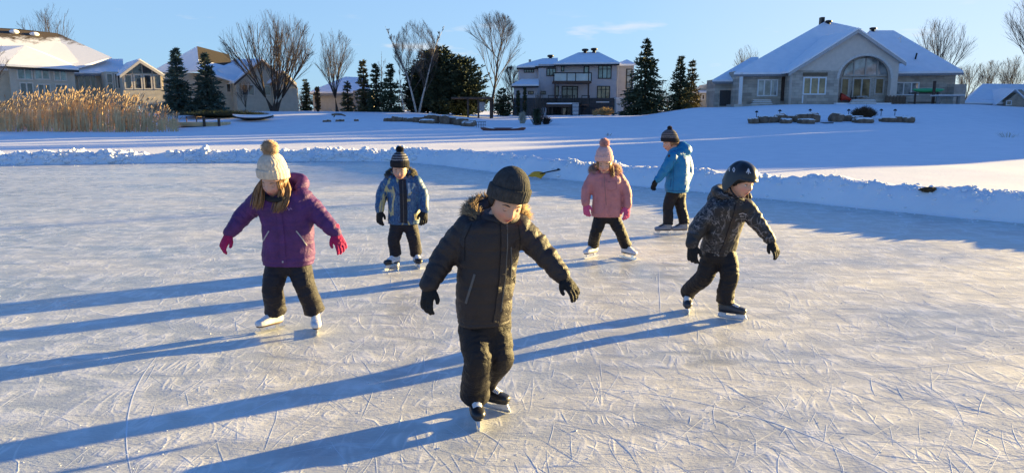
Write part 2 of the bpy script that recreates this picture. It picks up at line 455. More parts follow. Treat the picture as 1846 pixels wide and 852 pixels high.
# --- loose snow and blade marks lying on the ice
def shavings():
    mb = MB(); R = random.Random(11)
    def arc(p, a, ln, k, wd, ht):
        n = max(3, int(ln/.11)); pts = []
        wob = R.random()*50
        for i in range(n+1):
            pts.append((p.x, p.y, a)); st = ln/n
            p = p+V((math.sin(a), math.cos(a), 0))*st; a += k*st+.05*noise.noise(V((wob+i*.4, 0, 0)))
        vs = []; fs = []
        for i, (x, y, a_) in enumerate(pts):
            e = math.sin(math.pi*min(1, max(.03, i/n)))**.5
            nx, ny = math.cos(a_), -math.sin(a_)
            hh = ht*e*(.35+.9*abs(noise.noise(V((x*7, y*7, 2)))*1.6)); w2 = wd*e*(.6+.7*abs(noise.noise(V((x*9, y*9, 7)))))
            vs += [(x-nx*w2, y-ny*w2, .0006), (x, y, .0008+hh), (x+nx*w2, y+ny*w2, .0006)]
        for i in range(n):
            o = i*3; fs += [(o, o+1, o+4, o+3), (o+1, o+2, o+5, o+4)]
        mb.add(vs, fs, 0, True)
    cnt = 0
    while cnt < 2300:
        px, py = R.uniform(-80, 1930), 335+R.random()**1.1*560
        p = ground(px, py)
        if rink_dist(p.x, p.y) > -.3: continue
        far = p.y
        if far > 13 and R.random() < .6: continue
        cnt += 1
        big_ = R.random() < .014
        side = max(0, min(1, (px-300)/1200))
        if R.random() > .35+.65*side: continue
        ht = R.uniform(.0003, .0008)*(1.3 if big_ else 1)*(.7+.6*side)
        arc(p, R.choice([R.uniform(-.9, .9), R.uniform(0, 6.28), R.gauss(1.45, .35)]), R.uniform(.06, .45) if not big_ else R.uniform(.9, 4.0), R.gauss(0, .55 if not big_ else .28), R.uniform(.0010, .0024)*(2.4 if big_ else 1), ht)
    for k in range(1100):      # crumbs
        px, py = R.uniform(-50, 1900), 335+R.random()*540
        p = ground(px, py)
        if rink_dist(p.x, p.y) > -.1: continue
        r = R.uniform(.0015, .0045)*(1.5 if R.random() < .06 else 1)
        a = R.uniform(0, 6.28); d = V((math.cos(a), math.sin(a), 0)); e = V((-d.y, d.x, 0))
        vs = [p+d*r*1.6, p+e*r, p-d*r*1.2, p-e*r*.8, p+V((0, 0, r*.8))]
        mb.add([(x.x, x.y, x.z+.0007) for x in vs], [(0, 1, 4), (1, 2, 4), (2, 3, 4), (3, 0, 4)], 0)
    # crumbs along the foot of the bank
    for k in range(380):
        p = EDGE[R.randrange(len(EDGE))]; q = EDGE[min(len(EDGE)-1, EDGE.index(p)+1)]
        p = p.lerp(q, R.random())*(1-abs(R.gauss(0, .02)))
        r = R.uniform(.005, .022); a = R.uniform(0, 6.28)
        d = V((math.cos(a), math.sin(a), 0)); e = V((-d.y, d.x, 0))
        vs = [p+d*r, p+e*r, p-d*r*1.2, p-e*r, p+V((0, 0, r))]
        mb.add([(x.x, x.y, x.z+.0007) for x in vs], [(0, 1, 4), (1, 2, 4), (2, 3, 4), (3, 0, 4)], 0)
    return mb.build('ice_shavings', M('shavings', (.80, .82, .84), .6, .05), fix=False)
tag(shavings(), 'white blade scratches and snow crumbs scattered over the ice', 'ice shavings', kind='stuff')
# ================================================================ PEOPLE
def fabric(name, c, rough=.6, spec=.35, bump=.25, bscale=260, var=.18, sheen=.0):
    return M(name, c, rough, var, 14, bump*1.6, bscale, spec, 0, (1, 1, 1), sheen, 6.0)
def skin_mat():
    m, nd, lk, b = new_mat('skin')
    a = nd.new('ShaderNodeVertexColor'); a.layer_name = 'tint'
    tc = nd.new('ShaderNodeTexCoord'); n = nd.new('ShaderNodeTexNoise'); n.inputs['Scale'].default_value = 45
    lk.new(tc.outputs['Object'], n.inputs['Vector'])
    mx = nd.new('ShaderNodeMixRGB'); mx.blend_type = 'MULTIPLY'; mx.inputs[0].default_value = .25
    r = ramp(nd, [(.3, (.8, .72, .68)), (.7, (1, 1, 1))]); lk.new(n.outputs['Fac'], r.inputs[0])
    lk.new(a.outputs[0], mx.inputs[1]); lk.new(r.outputs[0], mx.inputs[2]); lk.new(mx.outputs[0], b.inputs['Base Color'])
    b.inputs['Roughness'].default_value = .5; b.inputs['Subsurface Weight'].default_value = .12
    b.inputs['Subsurface Radius'].default_value = (.012, .004, .002)
    return m
SKIN = skin_mat()
EYE = M('eye_dark', (.03, .018, .012), .15, .1, spec=.5); EYEW = M('eye_white', (.75, .72, .70), .25, .03)
STEEL = M('steel', (.75, .76, .78), .22, .05, metal=1.0)
def closest_t(p, a, b):
    d = b-a; t = max(0, min(1, (p-a).dot(d)/d.length_squared)); return t, (p-(a+d*t)).length
def head_points(hs):
    bm = bmesh.new(); bmesh.ops.create_icosphere(bm, subdivisions=5, radius=1.0)
    n = np.array([v.co[:] for v in bm.verts]); f = [[v.index for v in fc.verts] for fc in bm.faces]; bm.free()
    p = n*np.array((.073, .092, .106))
    x, y, z = p[:, 0].copy(), p[:, 1].copy(), p[:, 2].copy()
    t = np.clip((-z-.015)/.09, 0, 1)
    x = x*(1-.36*t**1.4); y = np.where(y > 0, y*(1-.5*t), y*(1-.02*t))
    fr = np.clip((-n[:, 1]-.15)/.35, 0, 1); fr = fr*fr*(3-2*fr)
    def g(cx, cz, sx, sz): return np.exp(-((x-cx)/sx)**2-((z-cz)/sz)**2)
    d = np.zeros_like(x)
    zt = np.clip((.012-z)/.042, 0, 1)
    nose = np.exp(-(x/(.0075+.006*zt))**2)*np.where(z > -.030, np.clip((.016-z)/.046, 0, 1)**1.1, np.exp(-((z+.030)/.007)**2))
    d += .0175*nose
    for s in (-1, 1):
        d += -.0085*g(s*.030, .004, .017, .011)+.0035*g(s*.030, .024, .022, .007)+.0065*g(s*.040, -.030, .019, .019)
        d += .004*g(s*.0115, -.033, .006, .006)
    d += .0060*g(0, -.0505, .017, .0042)+.0068*g(0, -.0605, .014, .0050)-.0045*g(0, -.0555, .019, .0020)-.004*g(0, -.072, .02, .005)
    d += .0075*g(0, -.087, .017, .013)
    y = y-d*fr
    return np.stack([x, y, z], 1)*hs, f
def rot_head(yaw, pitch, roll):
    return (Matrix.Rotation(math.radians(yaw), 3, 'Z') @ Matrix.Rotation(math.radians(pitch), 3, 'X') @ Matrix.Rotation(math.radians(roll), 3, 'Y'))
def spikes(mb, pts, dirs, ln, wd, R, mi=0):
    for p, d in zip(pts, dirs):
        l = ln*R.uniform(.6, 1.25); d = (V(d).normalized()+V((R.gauss(0, .28), R.gauss(0, .28), R.gauss(0, .28)))).normalized()
        s = d.orthogonal().normalized()*wd; q = p+d*l
        s2 = d.cross(s)
        mb.add([p-s, p+s, p+s2, q+V((0, 0, -.15*l))], [(0, 1, 3), (1, 2, 3), (2, 0, 3)], mi, True)

def make_glove(name, root, m, p, dr, thumb, side, sc=1.0, cuff=None, curl=.5):
    """five-fingered padded glove: palm, four fingers, thumb; fingers along dr from wrist p"""
    z = V(dr).normalized(); x = V(thumb); x = (x-z*x.dot(z)).normalized(); y = z.cross(x)*side
    W = lambda a, b, c: p+(x*a+y*b+z*c)*sc
    mb = MB()
    mb.loft([(W(0, 0, -.035), x*.031*sc, y*.027*sc), (W(0, 0, 0), x*.030*sc, y*.025*sc), (W(.002, .0, .025), x*.036*sc, y*.021*sc),
             (W(.002, .002, .055), x*.040*sc, y*.020*sc), (W(0, .004, .075), x*.038*sc, y*.017*sc), (W(0, .005, .083), x*.030*sc, y*.012*sc)], 20)
    for k, (a, l, r) in enumerate(((.029, .052, .0105), (.010, .060, .0108), (-.010, .056, .0105), (-.028, .043, .0096))):
        c = curl*(1+.22*k); sp = a*.22
        pts = [W(a*.9, .002, .055), W(a, .004, .078)]; ang_ = 0; q = (a, .004, .078)
        for j, fr in enumerate((.42, .33, .25)):
            ang_ += c*(.35, .75, .55)[j]
            q = (q[0]+sp*fr*.6, q[1]+math.sin(ang_)*l*fr, q[2]+math.cos(ang_)*l*fr); pts.append(W(*q))
        mb.limb(pts, [r*sc, r*1.05*sc, r*sc, r*.95*sc, r*.8*sc], 12, steps=4)
    mb.limb([W(.022, .002, .012), W(.044, .010, .034), W(.053, .017, .054), W(.052, .022, .070)], [.014*sc, .0128*sc, .0115*sc, .0095*sc], 12, steps=4)
    me = remeshed(mb, .0034, 2)
    displace(me, lambda q: .0016*noise.noise(q*60)+.0010*noise.noise(q*140))
    g = link(name, me, m, root)
    if cuff:
        cm = MB(); cm.loft([(W(0, 0, -.050), x*.040*sc, y*.036*sc), (W(0, 0, -.046), x*.043*sc, y*.039*sc), (W(0, 0, -.012), x*.038*sc, y*.033*sc), (W(0, 0, -.004), x*.033*sc, y*.028*sc)], 24)
        cm.build('cuff', cuff, g)
    return g

def make_skate(root, toe, yaw, kind, sc=1.0, roll=0.0):
    """ice skate: boot, sole, laces, blade holder, steel runner. toe = front end of the runner on the ice"""
    a = math.radians(yaw); f = V((math.sin(a), -math.cos(a), 0)); s = V((-f.y, f.x, 0)); up = V((0, 0, 1))
    up = (up+s*math.tan(math.radians(roll))).normalized(); s = f.cross(up)*-1
    W = lambda l, b, h: toe+(f*(l-.215)+s*b)*sc+up*h*sc      # l: 0 heel .. .215 toe
    hockey = kind in ('black', 'greyblack', 'whiteblack')
    mb = MB()
    wf = lambda l, b, h, w_, t_: (W(l, b, h), s*w_*sc, up*t_*sc)
    mb.loft([wf(-.004, 0, .085, .018, .020), wf(.004, 0, .086, .030, .028), wf(.03, 0, .088, .034, .032), wf(.08, 0, .087, .034, .032), wf(.12, .0, .083, .038, .028),
             wf(.16, 0, .080, .040, .025), wf(.188, 0, .078, .036, .022), wf(.204, 0, .077, .026, .017), wf(.211, 0, .076, .012, .009)], 24, p=2.5)
    fl = lambda l, h, a_, b_: (W(l, 0, h), f*a_*sc, s*b_*sc)
    mb.loft([fl(.040, .075, .045, .033), fl(.040, .10, .050, .034), fl(.040, .13, .046, .033), fl(.040, .165, .044, .036), fl(.038, .19, .045, .038)], 24, p=2.4)
    mb.limb([W(.06, 0, .13), W(.10, 0, .108), W(.15, 0, .092)], [.026*sc, .026*sc, .020*sc], 12)
    me = remeshed(mb, .004, 3)
    cols = {'black': ('skate_black', (.020, .020, .022)), 'greyblack': ('skate_charcoal', (.045, .045, .048)), 'white': ('skate_white', (.72, .71, .72)), 'whiteblack': ('skate_silver', (.66, .67, .70)), 'greywhite': ('skate_grey', (.22, .23, .26))}
    bm_ = M(cols[kind][0], cols[kind][1], .38, .1, 20, .1, 120, .5)
    boot = link('skate', me, bm_, root); bv = bvh_of(me)
    # sole plate
    sm = MB(); sm.loft([(W(.10, 0, .052), f*.104*sc, s*.031*sc), (W(.10, 0, .060), f*.106*sc, s*.034*sc)], 28, p=2.6)
    sm.build('sole', M('skate_sole_dark', (.03, .03, .032), .5) if hockey else M('skate_sole_brown', (.10, .06, .04), .5), boot)
    # holder + runner
    h = MB()
    def plate(out, w_, mb_):
        n = len(out); vs = [W(l, -w_, z) for l, z in out]+[W(l, w_, z) for l, z in out]
        mb_.add(vs, [tuple(range(n)), tuple(range(2*n-1, n-1, -1))]+[(i, n+i, n+(i+1) % n, (i+1) % n) for i in range(n)])
    if hockey:
        plate([(.005, .053), (.065, .053), (.058, .034), (.10, .030), (.135, .034), (.128, .053), (.200, .053), (.214, .022), (.20, .018), (0, .018), (-.008, .024)], .0055, h)
        h.build('blade_holder', M('holder_white', (.62, .63, .66), .35, .05), boot)
        r = MB(); plate([(-.006, .019), (.218, .019), (.221, .010), (.205, .0015), (.10, .0005), (.012, .0015), (-.008, .010)], .0019, r)
    else:
        plate([(.015, .053), (.060, .053), (.050, .020), (.026, .020)], .005, h); h.build('stanchion', STEEL, boot)
        h = MB(); plate([(.128, .053), (.190, .053), (.175, .020), (.150, .020)], .005, h); h.build('stanchion', STEEL, boot)
        r = MB(); plate([(-.03, .021), (.205, .021), (.213, .034), (.222, .030), (.222, .012), (.205, .0015), (.10, .0005), (0, .0012), (-.032, .010)], .0020, r)
    r.build('blade', STEEL, boot)
    # tongue and laces over the instep
    lm = MB(); pts = []
    for k in range(11):
        l = .066+k*.0085; bs = (-.021, -.011, 0, .011, .021)
        for c in (bs if k % 2 == 0 else bs[::-1]):
            hit = bv.ray_cast(W(l, c, .25), -up)
            if hit[0]: pts.append(hit[0]+hit[1]*.002)
    if len(pts) > 4: lm.tube(pts, .0036*sc, 6); lm.build('laces', M('lace_white', (.78, .78, .80), .7) if kind != 'greywhite' else M('lace_dark', (.05, .05, .06), .7), boot)
    if kind == 'whiteblack':      # black toe cap
        cap = MB(); cap.loft([wf(.150, 0, .079, .0415, .0265), wf(.172, 0, .0785, .0400, .0255), wf(.19, 0, .0775, .0365, .0228), wf(.206, 0, .0765, .0265, .0178), wf(.2135, 0, .0755, .010, .008)], 24, p=2.5)
        cap.build('toe_cap', M('skate_black', (.020, .020, .022), .38), boot)
    return boot, W

def kid(sp):
    base = ground(*sp['foot']); by = base.y
    root = thing('person', sp['label'], 'child', base, 'children skating on the rink')
    CAMP = V((0, 0, CAM_H))-base; FW = V((0, math.cos(PITCH), -math.sin(PITCH)))
    def J(px, py, dy=0.0): return at(px, py, by+dy)-base
    def mm(px, p): return px*(p-CAMP).dot(FW)/FPX
    R = random.Random(sp['seed'])
    yaw = math.radians(sp['yaw'])
    U = V((math.cos(yaw), math.sin(yaw), 0)); FWD = V((math.sin(yaw), -math.cos(yaw), 0))
    # ---------------- jacket
    secs = []
    for px, py, hw, hd, dy in sp['torso']:
        c = J(px, py, dy); secs.append((c, U*mm(hw, c), FWD*hd))
    jk = MB()
    C, = [secs]
    # resample the sections smoothly
    cs, _ = spline([s[0] for s in secs], [1]*len(secs), 5); us, _ = spline([s[1] for s in secs], [1]*len(secs), 5); vs_, _ = spline([s[2] for s in secs], [1]*len(secs), 5)
    jk.loft(list(zip(cs, us, vs_)), 36, p=2.3)
    arms = []
    for side in ('arm_a', 'arm_b'):
        pts = [J(*q[:3]) for q in sp[side]]; rr = [mm(q[3]*.94, p) for q, p in zip(sp[side], pts)]
        jk.limb(pts, rr, 20); arms.append((pts, rr))
    voxel = sp.get('voxel', .008)
    me = remeshed(jk, voxel, 4)
    ztop, zbot = secs[-1][0].z, secs[0][0].z
    puff = sp.get('puff', .004); fold = sp.get('fold', .007); seed = V((sp['seed']*3.1, sp['seed']*1.7, 0))
    quilt = sp.get('quilt', 0)
    def axis(z):
        t = (z-zbot)/(ztop-zbot); k = max(0, min(len(cs)-2, int(t*(len(cs)-1)))); return cs[k]
    def jfn(p):
        best = None
        for pts, rr in arms:
            L = 0
            for k in range(len(pts)-1):
                t, dd = closest_t(p, pts[k], pts[k+1]); sl_ = (pts[k+1]-pts[k]).length
                r = rr[k]*(1-t)+rr[k+1]*t
                if dd < r*1.35 and (best is None or dd/r < best[0]): best = (dd/r, L+t*sl_, p-(pts[k]+(pts[k+1]-pts[k])*t), k, t)
                L += sl_
        a = axis(p.z); torso_d = (p-V((a.x, a.y, p.z))).length
        d = puff*noise.noise(p*11+seed)+.0018*noise.noise(p*38+seed)
        if best and not (best[3] == 0 and best[4] < .25):
            s_, o = best[1], best[2]
            q = V((s_*26, o.x*9, o.z*9))+seed
            d += -fold*abs(noise.noise(q))*1.35+fold*.35-fold*.5*abs(noise.noise(V((s_*60, o.x*16, o.y*16))+seed))
            if quilt: d += -.004*math.exp(-(((s_ % (quilt*.8))-quilt*.4)/.006)**2)
        else:
            q = V((p.x*7+p.z*3, p.y*7, p.z*15))+seed
            d += -fold*.8*abs(noise.noise(q))+fold*.3-fold*.45*abs(noise.noise(V((p.x*22-p.z*6, p.y*22, p.z*10))+seed))
            if quilt:
                d += -.0038*math.exp(-((((p.z-zbot) % quilt)-quilt*.5)/.008)**2)
            # drawn-in waist and a stitched hem
            d += -.007*math.exp(-((p.z-zbot-.022)/.006)**2)
        return d
    displace(me, jfn); relax(me, 1)
    jacket = link('jacket', me, sp['jacket_mat'], root)
    BV = bvh_of(me)
    def hit(px, py):
        r = BV.ray_cast(CAMP, ray(px, py).normalized())
        return (r[0], r[1]) if r[0] else None
    def drape(name, path, wd, th, m, parent=jacket, jitter=0):
        """a raised strip sewn on the cloth along a path"""
        P = []
        for (a, b), (c, d) in zip(path, path[1:]):
            n = max(2, int(math.hypot(c-a, d-b)/2.5))
            for i in range(n): P.append((a+(c-a)*i/n, b+(d-b)*i/n))
        P.append(path[-1]); H = [h for h in (hit(*q) for q in P) if h]
        if len(H) < 2: return None
        mb = MB(); rs = []
        for k, (q, nn) in enumerate(H):
            t = (H[min(k+1, len(H)-1)][0]-H[max(k-1, 0)][0]); t = t.normalized() if t.length > 1e-6 else V((0, 0, 1))
            sd = t.cross(nn).normalized(); w2 = wd/2*(1+jitter*R.uniform(-1, 1))
            rs.append([q+sd*w2-nn*.004, q+sd*w2*.92+nn*th, q-sd*w2*.92+nn*th, q-sd*w2-nn*.004])
        mb.rings(rs, 0, True, False); return mb.build(name, m, parent)
    # ---------------- trousers with skates below them
    tr = MB(); legs = []
    for sk, lg in (('skate_a', 'leg_a'), ('skate_b', 'leg_b')):
        toe = ground(*sp[sk]['toe'])-base; toe.z += sp[sk].get('lift', 0)
        boot, W = make_skate(root, toe, sp[sk]['yaw'], sp['skate'], sp.get('ss', 1.0), sp[sk].get('roll', 0))
        hip, knee = J(*sp[lg][0][:3]), J(*sp[lg][1][:3])
        hem = W(.045, 0, sp[lg][2][0])
        rk, rh = mm(sp[lg][1][3]*.9, knee), mm(sp[lg][2][1]*.88, hem); r0 = mm(sp[lg][0][3]*.95, hip)
        mid = hip.lerp(knee, .5)+FWD*.01; cal = knee.lerp(hem, .55)-FWD*.01
        pts, rr = spline([hip, mid, knee, cal, hem], [r0, (r0+rk)/2*1.03, rk, (rk+rh)/2, rh], 7)
        tr.ball(pts[0], r0); tr.tube(pts, rr, 22)
        legs.append((hip, knee, hem, rk))
    pel = (legs[0][0]+legs[1][0])/2
    hipw = (legs[0][0]-legs[1][0]).length/2+mm(sp['leg_a'][0][3], pel)
    tr.loft([(pel-V((0, 0, .05)), U*hipw*.75, FWD*.07), (pel, U*hipw*.93, FWD*.095), (pel+V((0, 0, .06)), U*hipw*.93, FWD*.10), (pel+V((0, 0, .16)), U*hipw*.9, FWD*.095)], 28)
    tme = remeshed(tr, voxel, 3)
    def tfn(p):
        best = None
        for hip, knee, hem, rk in legs:
            for k, (a, b) in enumerate(((hip, knee), (knee, hem))):
                t, dd = closest_t(p, a, b)
                if best is None or dd < best[0]: best = (dd, k, t, p-(a+(b-a)*t), (b-a).length)
        _, k, t, o, ln = best
        s_ = (k+t)*.28
        amp = .0045+(.0055*t if k else .002)+.005*math.exp(-((k+t-1)/.18)**2)
        q = V((s_*24+o.x*5, o.x*8, o.y*8))+seed
        d = -amp*1.5*abs(noise.noise(q))+amp*.4-amp*.6*abs(noise.noise(V((s_*55, o.x*14, o.y*14))+seed))
        d += .004*noise.noise(p*12+seed)+.0015*noise.noise(p*40)
        if k and t > .93: d += .003
        return d
    displace(tme, tfn); relax(tme, 1)
    trousers = link('trousers', tme, sp['trouser_mat'], root)
    # ---------------- gloves
    for side, arm, sgn in (('hand_a', 'arm_a', -1), ('hand_b', 'arm_b', 1)):
        h = sp[side]; p = J(*sp[arm][-1][:3]); e = J(*h['tip'])
        d = (e-p); sc = d.length/.135
        make_glove('glove', root, sp['glove_mat'], p+d.normalized()*.012, d, h['thumb'], sgn*h.get('flip', 1), min(1.12, max(.8, sc)), sp.get('cuff_mat'), h.get('curl', .5))
    # ---------------- body: one skin from head to feet, mostly under the clothes
    hs = sp.get('hs', 1.0); HC = J(*sp['head']); HR = rot_head(*sp['head_rot'])
    hp, hf = head_points(hs); hp = hp @ np.array(HR).T+np.array(HC)
    bd = MB(); bd.add([V(p) for p in hp], hf)
    neck0 = HC+HR @ V((0, .022, -.055))*hs; neck1 = secs[-1][0].lerp(secs[-3][0], .6)
    bd.limb([neck0, neck0.lerp(neck1, .5), neck1], [.045*hs, .042*hs, .055], 16)
    k1 = len(secs)//2
    bd.loft([(s[0], s[1]*.62, s[2]*.62) for s in secs[2:-1]], 20)
    for pts, rr in arms: bd.limb(pts, [r*.5 for r in rr], 10)
    for hip, knee, hem, rk in legs: bd.limb([hip+V((0, 0, .04)), knee, hem], [rk*.6, rk*.5, rk*.42], 10)
    bd.limb([pel+V((0, 0, .05)), secs[2][0]], [.065, .075], 10)
    bme = remeshed(bd, .0045, 0); relax(bme, 1)
    HRi = np.array(HR)
    bc = (coords(bme)-np.array(HC)) @ HRi/hs
    base_c = np.array(sp.get('skin', (.60, .36, .25)))
    col = np.tile(base_c, (len(bc), 1))
    front = bc[:, 1] < -.02
    def gg(cx, cz, sx, sz): return np.exp(-((bc[:, 0]-cx)/sx)**2-((bc[:, 2]-cz)/sz)**2)*front
    lip = np.clip(gg(0, -.0555, .019, .0085)*1.3, 0, 1)[:, None]
    chk = np.clip(gg(.038, -.03, .022, .02)+gg(-.038, -.03, .022, .02)+gg(0, -.03, .012, .01)*.7, 0, 1)[:, None]*.75
    col = col*(1-chk)+np.array((.60, .24, .18))*chk; col = col*(1-lip)+np.array((.42, .10, .10))*lip
    at_ = bme.color_attributes.new('tint', 'FLOAT_COLOR', 'POINT')
    at_.data.foreach_set('color', np.concatenate([col, np.ones((len(col), 1))], 1).ravel())
    bme.color_attributes.active_color = at_
    body = link('body', bme, SKIN, root)
    H = lambda x, y, z: HC+HR @ V((x, y, z))*hs
    for s in (-1, 1):
        er = .0125*hs; ec = H(s*.030, -.0690, .003); eb = MB(); eb.ball(ec, er, 8)
        eye = eb.build('eye', EYEW, body)
        look = sp.get('look', (0, -.35)); ir = MB(); dv = (HR @ V((look[0], -1, look[1]))).normalized()
        ir.ball(ec+dv*er*.60, er*.47, 6); ir.build('iris', EYE, body)
        droop = sp.get('lid', .55); zl = .42-.95*droop       # upper and lower lid hug the eyeball
        def capring(z, k): return [ec+HR @ V((math.cos(t)*math.sqrt(max(0, 1-z*z)), math.sin(t)*math.sqrt(max(0, 1-z*z)), z))*er*k for t in [2*math.pi*j/20 for j in range(20)]]
        for z0_, z1_ in ((.99, zl), (-.99, min(-.55, zl-.08))):
            ld = MB(); zs = [z0_+(z1_-z0_)*j/7 for j in range(8)]; ld.rings([capring(z, 1.09) for z in zs]); ld.build('eyelid', M('eyelid', (.56, .325, .23), .5), body)
        lm = MB(); lm.tube([ec+HR @ V((math.cos(t)*math.sqrt(max(.05, 1-zl*zl))*1.10, math.sin(t)*math.sqrt(max(.05, 1-zl*zl))*1.10, zl-.04-.16*abs(math.cos(t))**3*0))*er for t in [math.pi+math.pi*(.10+.80*j/8) for j in range(9)]], [.0005]+[.0012*hs]*7+[.0005], 6)
        lm.build('eyelashes', M('lash', (.03, .018, .012), .6), body)
        bmb = MB(); bmb.tube([H(s*.014, -.0865, .020), H(s*.026, -.0865, .0255), H(s*.038, -.079, .0255), H(s*.050, -.067, .019)], [.0018*hs, .0028*hs, .0025*hs, .0008*hs], 6)
        bmb.build('eyebrow', sp['hair_mat'], body)
    # hair cap under the hat
    hc = MB(); R2 = random.Random(sp['seed']+5)
    cap = [v for v in hp]
    for k in range(sp.get('hair_n', 260)):
        a = R2.uniform(.25, math.pi*2-.25) - math.pi/2      # around the skull, leaving the face open
        if abs(((a+math.pi/2+math.pi) % (2*math.pi))-math.pi) < sp.get('hair_open', .85): continue
        x, y = math.cos(a), math.sin(a); l = sp.get('hair_len', .05)*R2.uniform(.7, 1.2)
        p0 = H(x*.074, y*.093, .03); p1 = H(x*.080, y*.099, 0); p2 = H(x*.076, y*.094+.004, -l); 
        hc.tube([p0, p1, p2], [.004*hs, .005*hs, .0012*hs], 5)
    if hc.v: hair = hc.build('hair', sp['hair_mat'], root)
    for lock in sp.get('locks', []):
        lk_ = MB(); pts = [J(*q[:3]) for q in lock['path']]; w0 = lock['w']
        for k in range(lock.get('n', 26)):
            ox, oy = R2.gauss(0, 1), R2.gauss(0, 1); e = R2.uniform(.35, 1.1)
            P = []
            for i, q in enumerate(pts):
                f_ = w0[i]; P.append(q+V((ox*f_+R2.gauss(0, .002), oy*f_*.7, R2.gauss(0, .003))))
            P[-1] = P[-2].lerp(P[-1], e); PP, RR = spline(P, [.004]+[.0046]*(len(P)-2)+[.0012], 4)
            lk_.tube(PP, RR, 5)
        lk_.build('hair', sp['hair_mat'], root)
    ctx = dict(root=root, J=J, mm=mm, H=H, HC=HC, HR=HR, hs=hs, jacket=jacket, trousers=trousers, body=body, drape=drape, hit=hit, R=R, U=U, FWD=FWD, secs=secs, base=base, BV=BV, CAMP=CAMP, by=by)
    return ctx

def knit_hat(c, m, cuff_m, rx=.088, ry=.106, top=.15, cuff=.05, ribs=34, z0=.022, tilt=.32, pom=None, pom_m=None, pom_r=.04, cable=0, stripes=None, taper=1.0):
    H, hs = c['H'], c['hs']
    def dome(zz, k):
        t = zz/top; return k*math.sqrt(max(0, 1-max(0, (t-.18)/.82)**2.5))**taper
    nseg = 140; rs = []; n = 26
    for i in range(n+1):
        zz = top*math.sin(.5*math.pi*i/n*.985)
        k = dome(zz, 1.0); ring = []
        for j in range(nseg):
            a = 2*math.pi*j/nseg
            w_ = 1+(.016*math.cos(ribs*a) if not cable else .018*math.cos(ribs*a+1.3*math.sin(zz*90))+.012*math.cos(7*a)*math.sin(zz*160))
            w_ += .02*noise.noise(V((math.cos(a)*1.5, math.sin(a)*1.5, zz*22)))
            x, y = math.cos(a)*rx*k*w_, math.sin(a)*ry*k*w_
            ring.append(H(x, y, z0+zz-tilt*y*(1-zz/top)*1.0))
        rs.append(ring)
    mb = MB(); mb.rings(rs); hat = mb.build('hat', m, c['root'])
    cm = MB(); rs = []
    prof = [(-.002, .97), (-.006, 1.03), (-.002, 1.075), (cuff*.25, 1.085), (cuff*.75, 1.085), (cuff*.97, 1.07), (cuff*1.02, 1.03), (cuff, .97)]
    for zz, k in prof:
        ring = []
        for j in range(nseg):
            a = 2*math.pi*j/nseg; w_ = k*(1+.016*math.cos(ribs*a)*(1 if k > 1.03 else 0)+.015*noise.noise(V((math.cos(a)*2, math.sin(a)*2, 7))))
            x, y = math.cos(a)*rx*w_, math.sin(a)*ry*w_
            ring.append(H(x, y, z0+zz-tilt*y))
        rs.append(ring)
    cm.rings(rs, 0, False); cm.build('cuff', cuff_m, hat)
    if pom:
        p = H(*pom); pm = MB(); pm.ball(p, pom_r*.72, 10)
        R = random.Random(3); pts = []; ds = []
        for k in range(1500):
            z = R.uniform(-1, 1); a = R.uniform(0, 6.28); r = math.sqrt(1-z*z); d = V((r*math.cos(a), r*math.sin(a), z)); pts.append(p+d*pom_r*.62); ds.append(d)
        spikes(pm, pts, ds, pom_r*.42, .0016*pom_r/.03, R); pm.build('pom_pom', pom_m, hat)
    return hat
def hood(c, m, back, lining=None, rx=.12, ry=.11, r=.05, drop=.02, span=2.5, fur=None, fur_len=.035, yaw=0, flat=.8, front_dy=0, zlift=.0, asym=0):
    """hood lying behind the neck; back = centre of the ring"""
    pts = []; rad = []; n = 22
    up = V((0, 0, 1)); U, F = c['U'], c['FWD']
    for i in range(n+1):
        a = -span+2*span*i/n; e = math.cos(a*.5)
        p = back+U*math.sin(a)*rx-F*math.cos(a)*ry+up*(zlift*(.5+.5*math.cos(a))-drop*(1-math.cos(a))*.5)
        pts.append(p); rad.append(r*(.50+.5*max(0, math.cos(a*.55)))*(1+asym*math.sin(a)))
    mb = MB(); mb.tube(pts, rad, 18, flat=flat); mb.ball(pts[0], rad[0]); mb.ball(pts[-1], rad[-1])
    mb.ball(back-F*(ry+.02)-up*.02, .10, 12, sc=(1.05, .6, .95)); mb.limb([back+U*.09-F*ry*.7-up*.02, back-F*(ry+.03)+up*.05, back-U*.09-F*ry*.7-up*.02], [.04, .045, .04], 14)
    me = remeshed(mb, .007, 3); sd = V((c['by'], 3, 1))
    displace(me, lambda p: .006*noise.noise(p*14+sd)-.007*abs(noise.noise(V((p.x*20, p.y*20, p.z*9))+sd)))
    h = link('hood', me, m, c['root'])
    if fur:
        fm = MB(); R = random.Random(9); P = []; D = []
        for i, (p, rr) in enumerate(zip(pts, rad)):
            q2 = pts[min(i+1, n)]
            for k in range(75):
                q = p.lerp(q2, R.random()); out = (q-back); out.z = 0; out.normalize()
                a = R.uniform(-.9, 1.9); d = out*math.cos(a)*.9+up*math.sin(a)
                P.append(q+d*rr*.86); D.append(d)
        spikes(fm, P, D, fur_len, .0030, R); fm.build('fur_trim', fur, h)
    return h
